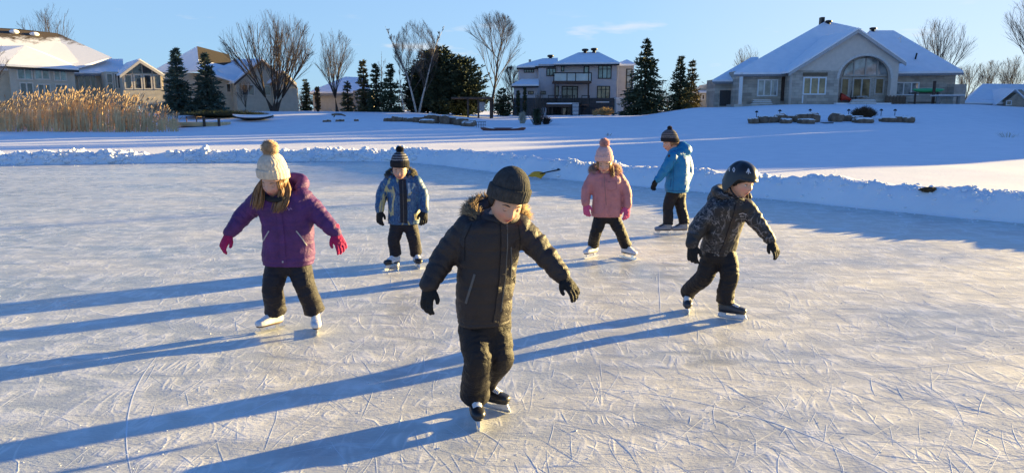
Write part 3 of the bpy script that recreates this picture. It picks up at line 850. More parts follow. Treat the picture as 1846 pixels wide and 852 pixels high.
# ================================================================ THE SIX CHILDREN
BLK = fabric('black_nylon', (.023, .0165, .0160), .55, .4, .2, 300)
BLKT = fabric('black_snow_trousers', (.0100, .0078, .0088), .62, .35, .25, 300)
NAVYT = fabric('navy_snow_trousers', (.0135, .0112, .0165), .62, .35, .25, 300)
GLV = fabric('black_glove', (.012, .012, .013), .7, .25, .3, 200)
ZIP = M('zip_grey', (.10, .10, .10), .4, .1); ZIPL = M('zip_silver', (.42, .40, .40), .4, .1)
HAIRB = M('hair_brown', (.25, .135, .06), .45, .4, 60, stretch=(1, 1, .1)); HAIRD = M('hair_dark', (.022, .014, .010), .45, .3, 60)
HAIRBL = M('hair_blond', (.26, .15, .065), .42, .5, 60, stretch=(1, 1, .1))
FUR = M('fur_tan', (.30, .20, .11), .8, .6, 30); FURP = M('fur_pinkish', (.42, .25, .18), .8, .5, 30)
FLEECE = M('fleece_dark', (.02, .02, .022), .9)
SNOWY = M('snow_dust', (.75, .76, .78), .8)
def emblem(c, px, py, m, s=1.0, n=5, w=.005):
    """small stitched mark: a cluster of short strokes"""
    R = c['R']
    for k in range(1):
        x = px
    pts = [(px-4*s, py+1*s), (px-2*s, py-2*s), (px, py+1.5*s), (px+2*s, py-1.5*s), (px+4*s, py+.5*s)]
    c['drape']('logo', pts, w, .0012, m)

# ---- 1: boy in front, black parka
c = kid(dict(seed=1, foot=(868, 766), yaw=14, label='boy in black parka and charcoal beanie skating alone in front', voxel=.0075,
    head=(912, 364, -.105), head_rot=(22, 24, 8), hs=1.0, hair_mat=HAIRD, skin=(.58, .34, .23), lid=.95, look=(.1, -.8), hair_len=.022, hair_open=1.35,
    torso=[(872, 581, 47, .112, .02), (872, 560, 50, .122, .02), (874, 515, 52, .124, .0), (880, 462, 55, .122, -.02), (886, 425, 58, .112, -.035), (890, 404, 54, .092, -.045), (895, 396, 40, .078, -.045), (901, 392, 29, .066, -.04), (903, 390, 25, .060, -.038)],
    arm_a=[(846, 412, -.03, 29), (820, 440, -.02, 28), (797, 470, -.03, 25), (781, 497, -.07, 21), (774, 512, -.09, 19)],
    arm_b=[(932, 412, -.03, 29), (958, 433, -.03, 27), (980, 456, -.05, 24), (1003, 485, -.08, 20), (1013, 496, -.10, 18)],
    hand_a=dict(tip=(765, 562, -.13), thumb=(.8, -.6, 0)), hand_b=dict(tip=(1043, 533, -.15), thumb=(-.6, -.7, -.3)),
    leg_a=[(856, 590, .02, 33), (861, 655, -.06, 28), (.125, 31)], leg_b=[(893, 590, .05, 30), (902, 648, .03, 26), (.135, 25)],
    skate_a=dict(toe=(864, 778), yaw=10), skate_b=dict(toe=(919, 745), yaw=58), skate='black', ss=1.0,
    jacket_mat=BLK, trouser_mat=BLKT, glove_mat=GLV, quilt=.088, fold=.0085, puff=.005))
K1 = c; dr = c['drape']
sc = MB(); ctr = c['J'](901, 391, -.035); sc.tube([ctr+V((.074*math.cos(a), .062*math.sin(a), .012*math.sin(a))) for a in [2*math.pi*i/28 for i in range(29)]], .030, 14); sc.build('collar', BLK, c['root'])
knit_hat(c, M('knit_charcoal', (.042, .042, .042), .9, .3, 40, .6, 120), M('knit_charcoal', (.042, .042, .042)), rx=.090, ry=.103, top=.156, cuff=.060, ribs=40, z0=.026, tilt=.28)
hood(c, BLK, c['J'](896, 392, .03), rx=.120, ry=.105, r=.046, span=2.2, fur=FUR, fur_len=.042, zlift=.05, asym=-.12)
dr('placket', [(908, 392), (909, 440), (905, 500), (897, 560), (893, 581)], .034, .006, BLK)
dr('zip', [(913, 400), (914, 440), (910, 500), (902, 560)], .005, .0075, ZIP)
dr('pocket', [(856, 494), (848, 520), (840, 546)], .012, .004, ZIP); dr('pocket', [(927, 500), (931, 530)], .012, .004, ZIP)
dr('seam', [(850, 404), (838, 430), (838, 470)], .004, .002, GLV); dr('seam', [(934, 404), (938, 430), (936, 470)], .004, .002, GLV)
dr('chest_pocket', [(921, 445), (922, 480), (921, 500)], .006, .003, ZIP)

# ---- 2: girl in purple
PUR = fabric('purple_jacket', (.092, .025, .122), .6, .35, .2, 280, .2)
PINKG = fabric('magenta_glove', (.42, .020, .10), .75, .2, .4, 200)
c = kid(dict(seed=2, foot=(520, 598), yaw=2, label='girl in purple jacket with magenta gloves and long hair', voxel=.008,
    head=(495, 327, -.075), head_rot=(-14, 18, 4), hs=1.06, hair_mat=HAIRB, skin=(.62, .36, .26), lid=1.0, look=(0, -.8), hair_n=200,
    torso=[(520, 476, 45, .120, .02), (520, 462, 47, .126, .02), (520, 430, 46, .124, .0), (518, 400, 46, .122, -.01), (512, 372, 49, .112, -.02), (508, 355, 45, .092, -.02), (504, 348, 32, .076, -.02), (500, 346, 22, .064, -.02), (500, 344, 19, .058, -.02)],
    arm_a=[(472, 358, -.01, 21), (454, 374, 0, 20), (437, 391, -.02, 17.5), (424, 408, -.05, 15), (415, 418, -.06, 14)],
    arm_b=[(545, 358, 0, 22), (562, 374, 0, 20), (580, 392, -.02, 18), (597, 411, -.05, 15), (604, 418, -.06, 14)],
    hand_a=dict(tip=(394, 454, -.10), thumb=(.8, -.6, 0), curl=.65), hand_b=dict(tip=(623, 458, -.10), thumb=(-.8, -.6, -.1), curl=.55),
    leg_a=[(500, 482, .02, 23), (491, 522, -.03, 20), (.135, 22)], leg_b=[(540, 482, .02, 23), (552, 520, -.02, 20), (.14, 21)],
    skate_a=dict(toe=(461, 603), yaw=-40, roll=2), skate_b=dict(toe=(572, 607), yaw=16, roll=-3), skate='white', ss=1.0,
    jacket_mat=PUR, trouser_mat=NAVYT, glove_mat=PINKG, cuff_mat=PINKG, quilt=.12, fold=.008, puff=.005,
    locks=[dict(path=[(476, 322, -.07), (469, 342, -.10), (466, 362, -.125), (462, 378, -.13)], w=[.008, .017, .022, .022], n=60),
           dict(path=[(512, 322, -.05), (514, 345, -.08), (509, 365, -.12), (501, 383, -.15)], w=[.010, .018, .022, .020], n=80),
           dict(path=[(504, 325, -.10), (507, 345, -.12), (502, 362, -.135)], w=[.006, .010, .014], n=26)]))
dr = c['drape']
CREAM = M('knit_cream', (.62, .53, .42), .95, .16, 40, .7, 110)
knit_hat(c, CREAM, CREAM, rx=.091, ry=.104, top=.172, cuff=.055, ribs=26, z0=.034, tilt=.28, pom=(0, .01, .232), pom_m=M('pom_fur_beige', (.50, .36, .24), .9, .4, 30), pom_r=.062, cable=1)
hood(c, PUR, c['J'](518, 337, .05), rx=.110, ry=.09, r=.046, span=2.1, zlift=.05, asym=.18, flat=1.1)
sc = MB(); sc.tube([c['J'](498+17*math.cos(a), 355+5*math.sin(a*1), -.09-.05*math.sin(a)) for a in [i*math.pi/10 for i in range(11)]], .019, 12); sc.build('neck_warmer', FLEECE, c['root'])
dr('placket', [(501, 362), (505, 400), (509, 440), (511, 476)], .040, .006, PUR); dr('snap', [(510, 470), (510, 472.5)], .010, .011, ZIPL)
dr('pocket', [(534, 416), (545, 430), (553, 442)], .008, .004, ZIPL); dr('pocket', [(485, 416), (479, 426), (475, 434)], .008, .004, ZIPL)
emblem(c, 521, 377, M('logo_lilac', (.42, .26, .42), .7), 1.4, w=.004)
dr('seam', [(476, 398), (500, 402), (530, 402), (560, 396)], .005, .002, PUR)

# ---- 3: boy in patterned blue jacket
def print_mat():
    m, nd, lk, b = new_mat('blue_print_nylon')
    tc = nd.new('ShaderNodeTexCoord'); mp = nd.new('ShaderNodeMapping'); mp.inputs['Scale'].default_value = (1.6, 1, .75); lk.new(tc.outputs['Object'], mp.inputs[0])
    n = nd.new('ShaderNodeTexNoise'); n.inputs['Scale'].default_value = 17; n.inputs['Detail'].default_value = 7; n.inputs['Distortion'].default_value = 1.6; n.inputs['Roughness'].default_value = .7
    lk.new(mp.outputs[0], n.inputs['Vector'])
    r = ramp(nd, [(.30, (.008, .012, .035)), (.42, (.010, .035, .12)), (.48, (.02, .12, .28)), (.52, (.012, .025, .09)), (.58, (.10, .24, .36)), (.63, (.015, .05, .15))]); lk.new(n.outputs['Fac'], r.inputs[0])
    n2 = nd.new('ShaderNodeTexNoise'); n2.inputs['Scale'].default_value = 6.5; n2.inputs['Detail'].default_value = 5; n2.inputs['Distortion'].default_value = .8; lk.new(mp.outputs[0], n2.inputs['Vector'])
    r2 = ramp(nd, [(.58, 0.0), (.63, 1.0)]); lk.new(n2.outputs['Fac'], r2.inputs[0])
    mx = nd.new('ShaderNodeMixRGB'); mx.inputs[2].default_value = (.48, .42, .19, 1); lk.new(r2.outputs[0], mx.inputs[0]); lk.new(r.outputs[0], mx.inputs[1])
    lk.new(mx.outputs[0], b.inputs['Base Color']); b.inputs['Roughness'].default_value = .5; return m
PRINT = print_mat()
c = kid(dict(seed=3, foot=(726, 482), yaw=4, label='small boy in blue and yellow patterned jacket and striped bobble hat', voxel=.009,
    head=(721, 306, -.075), head_rot=(2, 13, 2), hs=.98, hair_mat=HAIRD, skin=(.58, .34, .24), lid=.45, look=(0, -.4), hair_len=.018, hair_open=1.4,
    torso=[(728, 403, 28.5, .112, .0), (728, 395, 29, .116, .0), (728, 372, 28, .116, -.01), (727, 350, 28, .114, -.02), (726, 334, 29.5, .105, -.02), (725, 325, 26, .088, -.02), (723, 321, 17.5, .074, -.025), (722, 319.5, 13, .062, -.02), (722, 318.5, 12, .056, -.02)],
    arm_a=[(703, 327, 0, 12.5), (692, 341, 0, 12), (687, 355, -.02, 11), (685, 370, -.05, 9.5), (684, 378, -.06, 9)],
    arm_b=[(749, 327, 0, 12.5), (758, 341, 0, 12), (763, 355, -.02, 11), (764.5, 370, -.05, 9.5), (765, 378, -.06, 9)],
    hand_a=dict(tip=(683, 407, -.09), thumb=(.8, -.6, 0)), hand_b=dict(tip=(764.5, 406, -.09), thumb=(-.8, -.6, 0)),
    leg_a=[(716, 407, .0, 14), (710, 434, -.04, 12.5), (.13, 12.5)], leg_b=[(740, 407, .0, 14), (747, 434, -.04, 12.5), (.13, 12.5)],
    skate_a=dict(toe=(694, 487), yaw=-32), skate_b=dict(toe=(757, 485), yaw=20), skate='whiteblack', ss=1.0,
    jacket_mat=PRINT, trouser_mat=NAVYT, glove_mat=GLV, quilt=0, fold=.009, puff=.006))
dr = c['drape']
def stripe_mat(name, dark, light, scale, thr=.62, axis='Z', dist=.0):
    m, nd, lk, b = new_mat(name); tc = nd.new('ShaderNodeTexCoord')
    wv = nd.new('ShaderNodeTexWave'); wv.wave_type = 'BANDS'; wv.bands_direction = axis; wv.inputs['Scale'].default_value = scale; wv.inputs['Distortion'].default_value = 1.2; wv.inputs['Detail Scale'].default_value = 6
    lk.new(tc.outputs['Object'], wv.inputs['Vector']); n = nd.new('ShaderNodeTexNoise'); n.inputs['Scale'].default_value = 160; lk.new(tc.outputs['Object'], n.inputs['Vector'])
    ml = nd.new('ShaderNodeMath'); ml.operation = 'MULTIPLY_ADD'; ml.inputs[1].default_value = .5; lk.new(n.outputs['Fac'], ml.inputs[0]); lk.new(wv.outputs['Fac'], ml.inputs[2])
    r = ramp(nd, [(thr+.22, dark), (thr+.34, light)]); lk.new(ml.outputs[0], r.inputs[0]); lk.new(r.outputs[0], b.inputs['Base Color']); b.inputs['Roughness'].default_value = .95; return m
K3 = M('knit_black', (.018, .018, .022), .95, .2, 40, .6, 120)
knit_hat(c, stripe_mat('knit_flecked', (.016, .016, .022), (.22, .22, .24), 13, .55), K3, rx=.090, ry=.104, top=.155, cuff=.058, ribs=30, z0=.036, tilt=.22, pom=(0, .02, .208), pom_m=M('pom_black', (.02, .019, .02), .95, .3), pom_r=.042)
hood(c, PRINT, c['J'](723, 319, .03), rx=.120, ry=.10, r=.046, span=2.2, fur=M('fur_olive_grey', (.10, .09, .065), .9, .5, 30), fur_len=.03, zlift=.05)
dr('placket', [(725, 323), (727, 350), (728, 380), (728, 402)], .075, .006, fabric('navy_panel', (.010, .012, .022), .55)); dr('zip', [(726, 326), (728, 402)], .006, .009, ZIP)
dr('reflector', [(708, 336), (711, 352), (708, 368), (708, 388)], .020, .002, M('print_sand', (.42, .38, .22), .7, .4, 30)); dr('reflector', [(737, 330), (738, 352)], .026, .002, M('print_pale', (.34, .40, .46), .7, .4, 30))
dr('patch', [(736, 352), (742, 346)], .02, .002, M('print_sand', (.42, .38, .22))); dr('patch', [(748, 384), (750, 396)], .03, .002, M('print_sand', (.42, .38, .22)))

# ---- 4: girl in pink
PNK = fabric('dusty_pink', (.50, .20, .20), .62, .3, .2, 280, .12); PKG = fabric('pink_glove', (.60, .10, .22), .8, .2, .4, 200)
c = kid(dict(seed=4, foot=(1100, 468), yaw=-2, label='girl in dusty pink jacket and pale pink bobble hat', voxel=.009,
    head=(1089, 294.5, -.085), head_rot=(-8, 15, 0), hs=1.0, hair_mat=HAIRBL, skin=(.62, .36, .26), lid=.9, look=(0, -.7),
    torso=[(1094, 390, 28, .108, .0), (1094, 382, 28.5, .114, .0), (1094, 362, 26, .112, -.01), (1093, 342, 26, .112, -.02), (1092, 326, 29, .105, -.02), (1091, 317, 27, .088, -.02), (1090, 313, 18, .074, -.03), (1089, 311.5, 13, .062, -.02), (1089, 310.5, 12, .056, -.02)],
    arm_a=[(1070, 319, .0, 11.5), (1062, 333, 0, 11), (1057, 346, -.02, 10), (1055.5, 359, -.04, 9), (1055.5, 366, -.05, 8.5)],
    arm_b=[(1114, 319, .0, 11.5), (1123, 333, 0, 11.5), (1129, 347, -.02, 10.5), (1131, 362, -.04, 9), (1131, 370, -.05, 8.5)],
    hand_a=dict(tip=(1057.5, 389, -.08), thumb=(.8, -.6, 0)), hand_b=dict(tip=(1130, 397, -.08), thumb=(-.8, -.6, 0)),
    leg_a=[(1082, 394, .0, 13), (1074, 419, -.02, 11.5), (.14, 12)], leg_b=[(1107, 394, .0, 13), (1119, 419, -.02, 11.5), (.14, 12)],
    skate_a=dict(toe=(1054, 467), yaw=-45, roll=-8), skate_b=dict(toe=(1146, 469), yaw=38, roll=10), skate='white', ss=1.0,
    jacket_mat=PNK, trouser_mat=BLKT, glove_mat=PKG, quilt=0, fold=.006, puff=.004,
    locks=[dict(path=[(1102, 297, -.05), (1104, 308, -.08), (1104, 320, -.12)], w=[.006, .010, .012], n=30)]))
dr = c['drape']
KP = M('knit_pale_pink', (.66, .40, .37), .95, .15, 40, .7, 110)
knit_hat(c, KP, KP, rx=.090, ry=.104, top=.165, cuff=.052, ribs=30, z0=.034, tilt=.25, pom=(0, .01, .222), pom_m=M('pom_pink', (.66, .36, .33), .95, .2, 30), pom_r=.056, cable=1)
hood(c, PNK, c['J'](1091, 309, .03), rx=.125, ry=.10, r=.046, span=2.35, fur=FURP, fur_len=.04, zlift=.04)
dr('placket', [(1089, 316), (1091, 345), (1093, 370), (1095, 390)], .040, .006, PNK); dr('zip', [(1089, 316), (1091, 345), (1093, 370)], .006, .009, M('zip_taupe', (.25, .14, .13), .5))
dr('pocket', [(1108, 353), (1114, 361)], .014, .005, PNK); dr('pocket', [(1077, 356), (1074, 362)], .014, .005, PNK)
dr('chest_pocket', [(1093, 328), (1110, 326), (1112, 340), (1102, 344), (1094, 342)], .004, .0015, M('pink_seam', (.34, .12, .12), .7))
dr('button', [(1098, 327), (1098, 328.5)], .012, .004, ZIP)

# ---- 5: boy in bright blue, seen from behind
BLU = fabric('bright_blue', (.008, .185, .395), .5, .4, .2, 280, .1)
c = kid(dict(seed=5, foot=(1210, 421), yaw=-112, label='boy in bright blue hooded coat gliding away with his back turned', voxel=.010,
    head=(1209, 258, .0), head_rot=(-84, 12, 0), hs=1.04, hair_mat=HAIRB, skin=(.60, .35, .25), lid=.3, look=(0, -.2), hair_len=.03, hair_open=1.3,
    torso=[(1220, 346, 22, .150, .0), (1220, 338, 22.5, .155, .0), (1222, 318, 22, .150, .0), (1223, 300, 21, .145, .0), (1222, 286, 19, .140, .0), (1220, 278, 16, .115, .0), (1216, 271, 11, .085, .0), (1213, 266, 9, .070, .0), (1212, 264, 9, .066, .0)],
    arm_a=[(1212, 283, -.12, 11.5), (1205, 295, -.14, 11), (1197, 308, -.14, 9.5), (1189, 319, -.14, 8), (1185, 323, -.14, 7.5)],
    arm_b=[(1236, 285, .10, 11), (1240, 299, .12, 10.5), (1241, 312, .10, 9.5), (1238, 324, .05, 8), (1236, 330, .03, 7.5)],
    hand_a=dict(tip=(1175, 341, -.14), thumb=(-.6, -.2, -.5)), hand_b=dict(tip=(1232, 345, .0), thumb=(-.8, -.2, -.3)),
    leg_a=[(1212, 350, -.02, 12), (1204, 377, -.03, 10.5), (.125, 10.5)], leg_b=[(1226, 350, .04, 12), (1228, 377, .02, 10.5), (.125, 11)],
    skate_a=dict(toe=(1179, 423), yaw=-82), skate_b=dict(toe=(1209, 422.5), yaw=-80), skate='greywhite', ss=1.06,
    jacket_mat=BLU, trouser_mat=BLKT, glove_mat=GLV, quilt=0, fold=.008, puff=.006))
dr = c['drape']
knit_hat(c, stripe_mat('knit_striped', (.020, .019, .022), (.20, .19, .19), 15, .55), K3, rx=.088, ry=.104, top=.155, cuff=.04, ribs=30, z0=.022, tilt=.25, pom=(0, .02, .185), pom_m=M('pom_dark_brown', (.05, .035, .028), .95, .3), pom_r=.034)
hd = MB()
J = c['J']
hd.ball(J(1231, 270, .02), .115, 14, sc=(1.05, .95, .80)); hd.limb([J(1219, 262, .06), J(1230, 264, .03), J(1233, 272, .0), J(1222, 277, -.10)], [.05, .075, .07, .05], 16)
hme = remeshed(hd, .009, 4); displace(hme, lambda p: .008*noise.noise(p*11)-.010*abs(noise.noise(V((p.x*9, p.y*14, p.z*16)))))
link('hood', hme, BLU, c['root'])
dr('patch', [(1206, 279), (1206, 283)], .030, .003, M('badge_brown', (.06, .035, .03), .7)); dr('pocket', [(1210, 322), (1208, 338)], .010, .004, M('blue_seam', (.012, .10, .24), .6))
dr('seam', [(1214, 290), (1214, 320), (1213, 344)], .006, .002, M('blue_seam', (.012, .10, .24), .6)); dr('hem_band', [(1200, 343), (1220, 344.5), (1240, 343)], .010, .003, M('blue_seam', (.012, .10, .24), .6))

# ---- 6: boy with helmet
def doodle_mat():
    m, nd, lk, b = new_mat('black_doodle_nylon'); tc = nd.new('ShaderNodeTexCoord')
    def lines(scale, dist, w_, loc):
        mp = nd.new('ShaderNodeMapping'); mp.inputs['Location'].default_value = (loc, loc*2, loc*3); lk.new(tc.outputs['Object'], mp.inputs[0])
        n = nd.new('ShaderNodeTexNoise'); n.inputs['Scale'].default_value = scale; n.inputs['Detail'].default_value = 1.5; n.inputs['Distortion'].default_value = dist; lk.new(mp.outputs[0], n.inputs['Vector'])
        s = nd.new('ShaderNodeMath'); s.operation = 'SUBTRACT'; s.inputs[1].default_value = .5; lk.new(n.outputs['Fac'], s.inputs[0])
        a = nd.new('ShaderNodeMath'); a.operation = 'ABSOLUTE'; lk.new(s.outputs[0], a.inputs[0])
        r = ramp(nd, [(0, 1.0), (w_*.6, .9), (w_, 0.0)]); lk.new(a.outputs[0], r.inputs[0]); return r.outputs[0]
    l1, l2 = lines(9, 2.2, .022, .3), lines(16, 1.5, .022, 1.7)
    mk = nd.new('ShaderNodeTexNoise'); mk.inputs['Scale'].default_value = 7; lk.new(tc.outputs['Object'], mk.inputs['Vector'])
    mr = ramp(nd, [(.44, 0.0), (.54, .75)]); lk.new(mk.outputs['Fac'], mr.inputs[0])
    mxm = nd.new('ShaderNodeMath'); mxm.operation = 'MAXIMUM'; lk.new(l1, mxm.inputs[0]); lk.new(l2, mxm.inputs[1])
    mu = nd.new('ShaderNodeMath'); mu.operation = 'MULTIPLY'; lk.new(mxm.outputs[0], mu.inputs[0]); lk.new(mr.outputs[0], mu.inputs[1])
    mx = nd.new('ShaderNodeMixRGB'); mx.inputs[1].default_value = (.017, .015, .015, 1); mx.inputs[2].default_value = (.26, .23, .22, 1); lk.new(mu.outputs[0], mx.inputs[0])
    lk.new(mx.outputs[0], b.inputs['Base Color']); b.inputs['Roughness'].default_value = .6; return m
DOOD = doodle_mat()
c = kid(dict(seed=6, foot=(1300, 572), yaw=32, label='boy wearing a black helmet and dark doodle print jacket leaning forward', voxel=.008,
    head=(1334, 329, -.10), head_rot=(34, 10, 4), hs=1.10, hair_mat=HAIRD, skin=(.62, .36, .25), lid=.3, look=(.1, -.2), hair_len=.02, hair_open=1.2,
    torso=[(1294, 458, 31, .115, .03), (1295, 448, 33, .122, .03), (1300, 425, 34, .122, .01), (1308, 400, 36, .122, -.02), (1315, 380, 38, .112, -.05), (1319, 369, 36, .094, -.07), (1322, 363, 26, .078, -.08), (1326, 358, 20, .074, -.09), (1327, 355, 18, .068, -.09)],
    arm_a=[(1291, 372, -.02, 19), (1274, 391, -.04, 18.5), (1258, 411, -.06, 16.5), (1250, 430, -.08, 14), (1248, 439, -.09, 13)],
    arm_b=[(1343, 373, -.10, 18), (1356, 389, -.12, 17), (1369, 406, -.14, 15), (1383, 425, -.17, 13), (1388, 431, -.18, 12.5)],
    hand_a=dict(tip=(1247, 476, -.12), thumb=(.75, -.65, 0), curl=.7), hand_b=dict(tip=(1405, 462, -.22), thumb=(-.7, -.6, -.2), curl=.45),
    leg_a=[(1282, 462, .03, 20), (1268, 500, .05, 18), (.135, 15)], leg_b=[(1309, 462, .0, 20), (1315, 500, -.05, 18), (.125, 18)],
    skate_a=dict(toe=(1242, 568), yaw=-14, roll=-10), skate_b=dict(toe=(1346, 578), yaw=62), skate='greyblack', ss=1.0,
    jacket_mat=DOOD, trouser_mat=BLKT, glove_mat=GLV, quilt=0, fold=.008, puff=.006))
dr = c['drape']; H = c['H']; HRm = c['HR']
HELM = M('helmet_black', (.014, .014, .015), .32, .1, 20, .05, 80, .5)
# helmet: open-faced shell with ear pieces, thick rim and chin strap
hm = MB(); rs = []; n = 30; seg = 64
for i in range(n+1):
    zz = math.sin(.5*math.pi*i/n*.985); k = math.sqrt(max(0, 1-zz**2.2)); ring = []
    for j in range(seg):
        a = 2*math.pi*j/seg; x, y = math.cos(a), math.sin(a)
        ear = max(0, 1-abs((abs(math.atan2(x, y+.12))-1.25)/.75)); ear = ear*ear*(3-2*ear)
        backd = max(0, y)
        zb = .030-.095*ear-.055*backd          # rim height, low over ears and nape
        lip = 1+.03*math.exp(-((i-1)/1.2)**2)*(1+1.2*max(0, -y)**3)
        ring.append(H(x*.099*(k*.98+.02)*lip, (y*.120*(k*.98+.02)+.004)*lip, zb+(.150-zb)*zz))
    rs.append(ring)
hm.rings(rs); hel = hm.build('helmet', HELM, c['root'])
md = hel.modifiers.new('thickness', 'SOLIDIFY'); md.thickness = .006
STK = M('sticker_white', (.58, .58, .60), .5)
hbv = bvh_of(hel.data)
def on_helmet(name, path, w, m, th=.0015):
    P = []
    for (a, b_), (cc, d) in zip(path, path[1:]):
        for i in range(4): P.append((a+(cc-a)*i/4, b_+(d-b_)*i/4))
    P.append(path[-1]); hh = [hbv.ray_cast(c['CAMP'], ray(*q).normalized()) for q in P]; hh = [(q[0], q[1] if q[1].dot(q[0]-c['HC']) > 0 else -q[1]) for q in hh if q[0]]
    if len(hh) < 2: return
    mb = MB(); rs = []
    for k, (q, nn) in enumerate(hh):
        t = (hh[min(k+1, len(hh)-1)][0]-hh[max(k-1, 0)][0]).normalized(); sd = t.cross(nn).normalized()*w/2
        rs.append([q+sd+nn*.0002, q+sd+nn*(.0012+th), q-sd+nn*(.0012+th), q-sd+nn*.0002])
    mb.rings(rs, 0, True, False); mb.build(name, m, hel)
for path in ([(1321, 306), (1323, 302), (1325, 306), (1323.5, 310), (1321, 306)], [(1347, 309), (1349, 304), (1351, 309)], [(1345, 311), (1349, 308), (1353, 312)], [(1349, 306), (1349, 314)], [(1312, 307), (1316, 302), (1315, 309)]):
    on_helmet('sticker', path, .006, STK)
sb = MB()
for s in (-1, 1): sb.tube([H(s*.088, .01, -.03), H(s*.082, -.02, -.065), H(s*.052, -.055, -.098), H(0, -.068, -.108)], [.007, .007, .007, .007], 8)
sb.build('chin_strap', FLEECE, hel)
hood(c, DOOD, c['J'](1322, 357, .0), rx=.125, ry=.11, r=.048, span=2.3, zlift=.06, drop=.0, asym=-.2)
dr('placket', [(1330, 366), (1322, 395), (1312, 425), (1300, 460)], .034, .006, BLK)
dr('logo', [(1332, 386), (1339, 384), (1346, 387)], .008, .0015, M('logo_pale', (.40, .36, .36), .6)); dr('logo', [(1334, 389.5), (1341, 390)], .006, .0015, M('logo_pale', (.40, .36, .36), .6))

# ---- shovel on the bank
sh = thing('snow_shovel', 'yellow snow shovel with black handle lying on the snow bank', 'shovel', ground(968, 322))
def Q(px, py, y): return at(px, py, y)-sh.location
y0 = sh.location.y
mb = MB(); g = 12; rs = []
A = [Q(951, 318, y0-.05), Q(975, 321, y0-.10)]; 
top_ = [Q(958, 311, y0+.12), Q(984, 313, y0+.10)]
n1 = 9; vs = []
for i in range(n1):
    t = i/(n1-1)
    for j in range(7):
        u = j/6; b0 = A[0].lerp(A[1], t); b1 = top_[0].lerp(top_[1], t)
        q = b0.lerp(b1, u)+V((0, -.02, .075*math.sin(math.pi*t)**.6*(.3+.7*u)*.6))+V((0, 0, .006*math.cos(t*40)*(1-u))); vs.append(q)
fs = [(i*7+j, i*7+j+1, (i+1)*7+j+1, (i+1)*7+j) for i in range(n1-1) for j in range(6)]
mb.add(vs, fs, 0, True); bl = mb.build('scoop', M('yellow_plastic', (.95, .40, .02), .4, .15, 20), sh); md = bl.modifiers.new('t', 'SOLIDIFY'); md.thickness = .008
mb = MB(); mb.tube([Q(973, 313.5, y0+.02), Q(985, 310.5, y0+.02), Q(1009, 305.5, y0+.06)], .016, 8); mb.tube([Q(1005, 304.0, y0+.06), Q(1013, 307.5, y0+.06)], .016, 8)
mb.build('handle', M('black_plastic', (.02, .02, .022), .4), sh)
# ================================================================ HOUSES
def Zd(py, d): 
    b = (CY-py)/FPX
    return CAM_H+d*(-math.sin(PITCH)+b*math.cos(PITCH))/(math.cos(PITCH)+b*math.sin(PITCH))
def Xd(px, d, ref=150): return at(px, ref, d).x
def brick_mat(name, c1, c2, mortar, scale, bw=.5, bh=.25):
    m, nd, lk, b = new_mat(name); tc = nd.new('ShaderNodeTexCoord')
    mp = nd.new('ShaderNodeMapping'); mp.inputs['Rotation'].default_value = (math.radians(90), 0, 0); lk.new(tc.outputs['Object'], mp.inputs[0])
    br = nd.new('ShaderNodeTexBrick'); br.inputs['Color1'].default_value = rgba(c1); br.inputs['Color2'].default_value = rgba(c2); br.inputs['Mortar'].default_value = rgba(mortar)
    br.inputs['Scale'].default_value = scale; br.inputs['Brick Width'].default_value = bw; br.inputs['Row Height'].default_value = bh; br.inputs['Mortar Size'].default_value = .012; br.inputs['Bias'].default_value = .1
    n = nd.new('ShaderNodeTexNoise'); n.inputs['Scale'].default_value = 1.2; n.inputs['Detail'].default_value = 6; lk.new(tc.outputs['Object'], n.inputs['Vector'])
    r = ramp(nd, [(.3, (.75, .75, .75)), (.7, (1.12, 1.1, 1.08))]); lk.new(n.outputs['Fac'], r.inputs[0])
    mx = nd.new('ShaderNodeMixRGB'); mx.blend_type = 'MULTIPLY'; mx.inputs[0].default_value = 1; lk.new(mp.outputs[0], br.inputs['Vector'])
    lk.new(br.outputs['Color'], mx.inputs[1]); lk.new(r.outputs[0], mx.inputs[2]); lk.new(mx.outputs[0], b.inputs['Base Color']); b.inputs['Roughness'].default_value = .85
    bp = nd.new('ShaderNodeBump'); bp.inputs['Strength'].default_value = .4; bp.inputs['Distance'].default_value = .03; lk.new(br.outputs['Fac'], bp.inputs['Height']); bp.invert = True; lk.new(bp.outputs[0], b.inputs['Normal'])
    return m
STONE = brick_mat('limestone', (.56, .49, .40), (.38, .33, .275), (.30, .27, .23), 1.0, .9, .3)
DSTONE = brick_mat('dark_stone', (.085, .082, .085), (.06, .06, .064), (.10, .10, .10), 1.0, .7, .25)
TANSTONE = brick_mat('tan_brick', (.42, .33, .24), (.34, .27, .20), (.36, .32, .27), 1.0, .5, .18)
STUCCO = M('stucco_beige', (.60, .52, .44), .9, .06, 3); GSIDE = M('stucco_grey', (.47, .45, .46), .9, .06, 2); BEIGE = M('siding_beige', (.50, .44, .34), .85, .08, 3)
TRIMW = M('trim_white', (.72, .71, .69), .6, .04); TRIMD = M('trim_dark', (.018, .017, .018), .5, .1); TRIMB = M('trim_cream', (.58, .52, .43), .6, .05)
FASC = M('fascia_grey', (.22, .22, .23), .6); WOODD = M('deck_wood', (.085, .055, .042), .8, .3, 6, stretch=(.2, 1, 1))
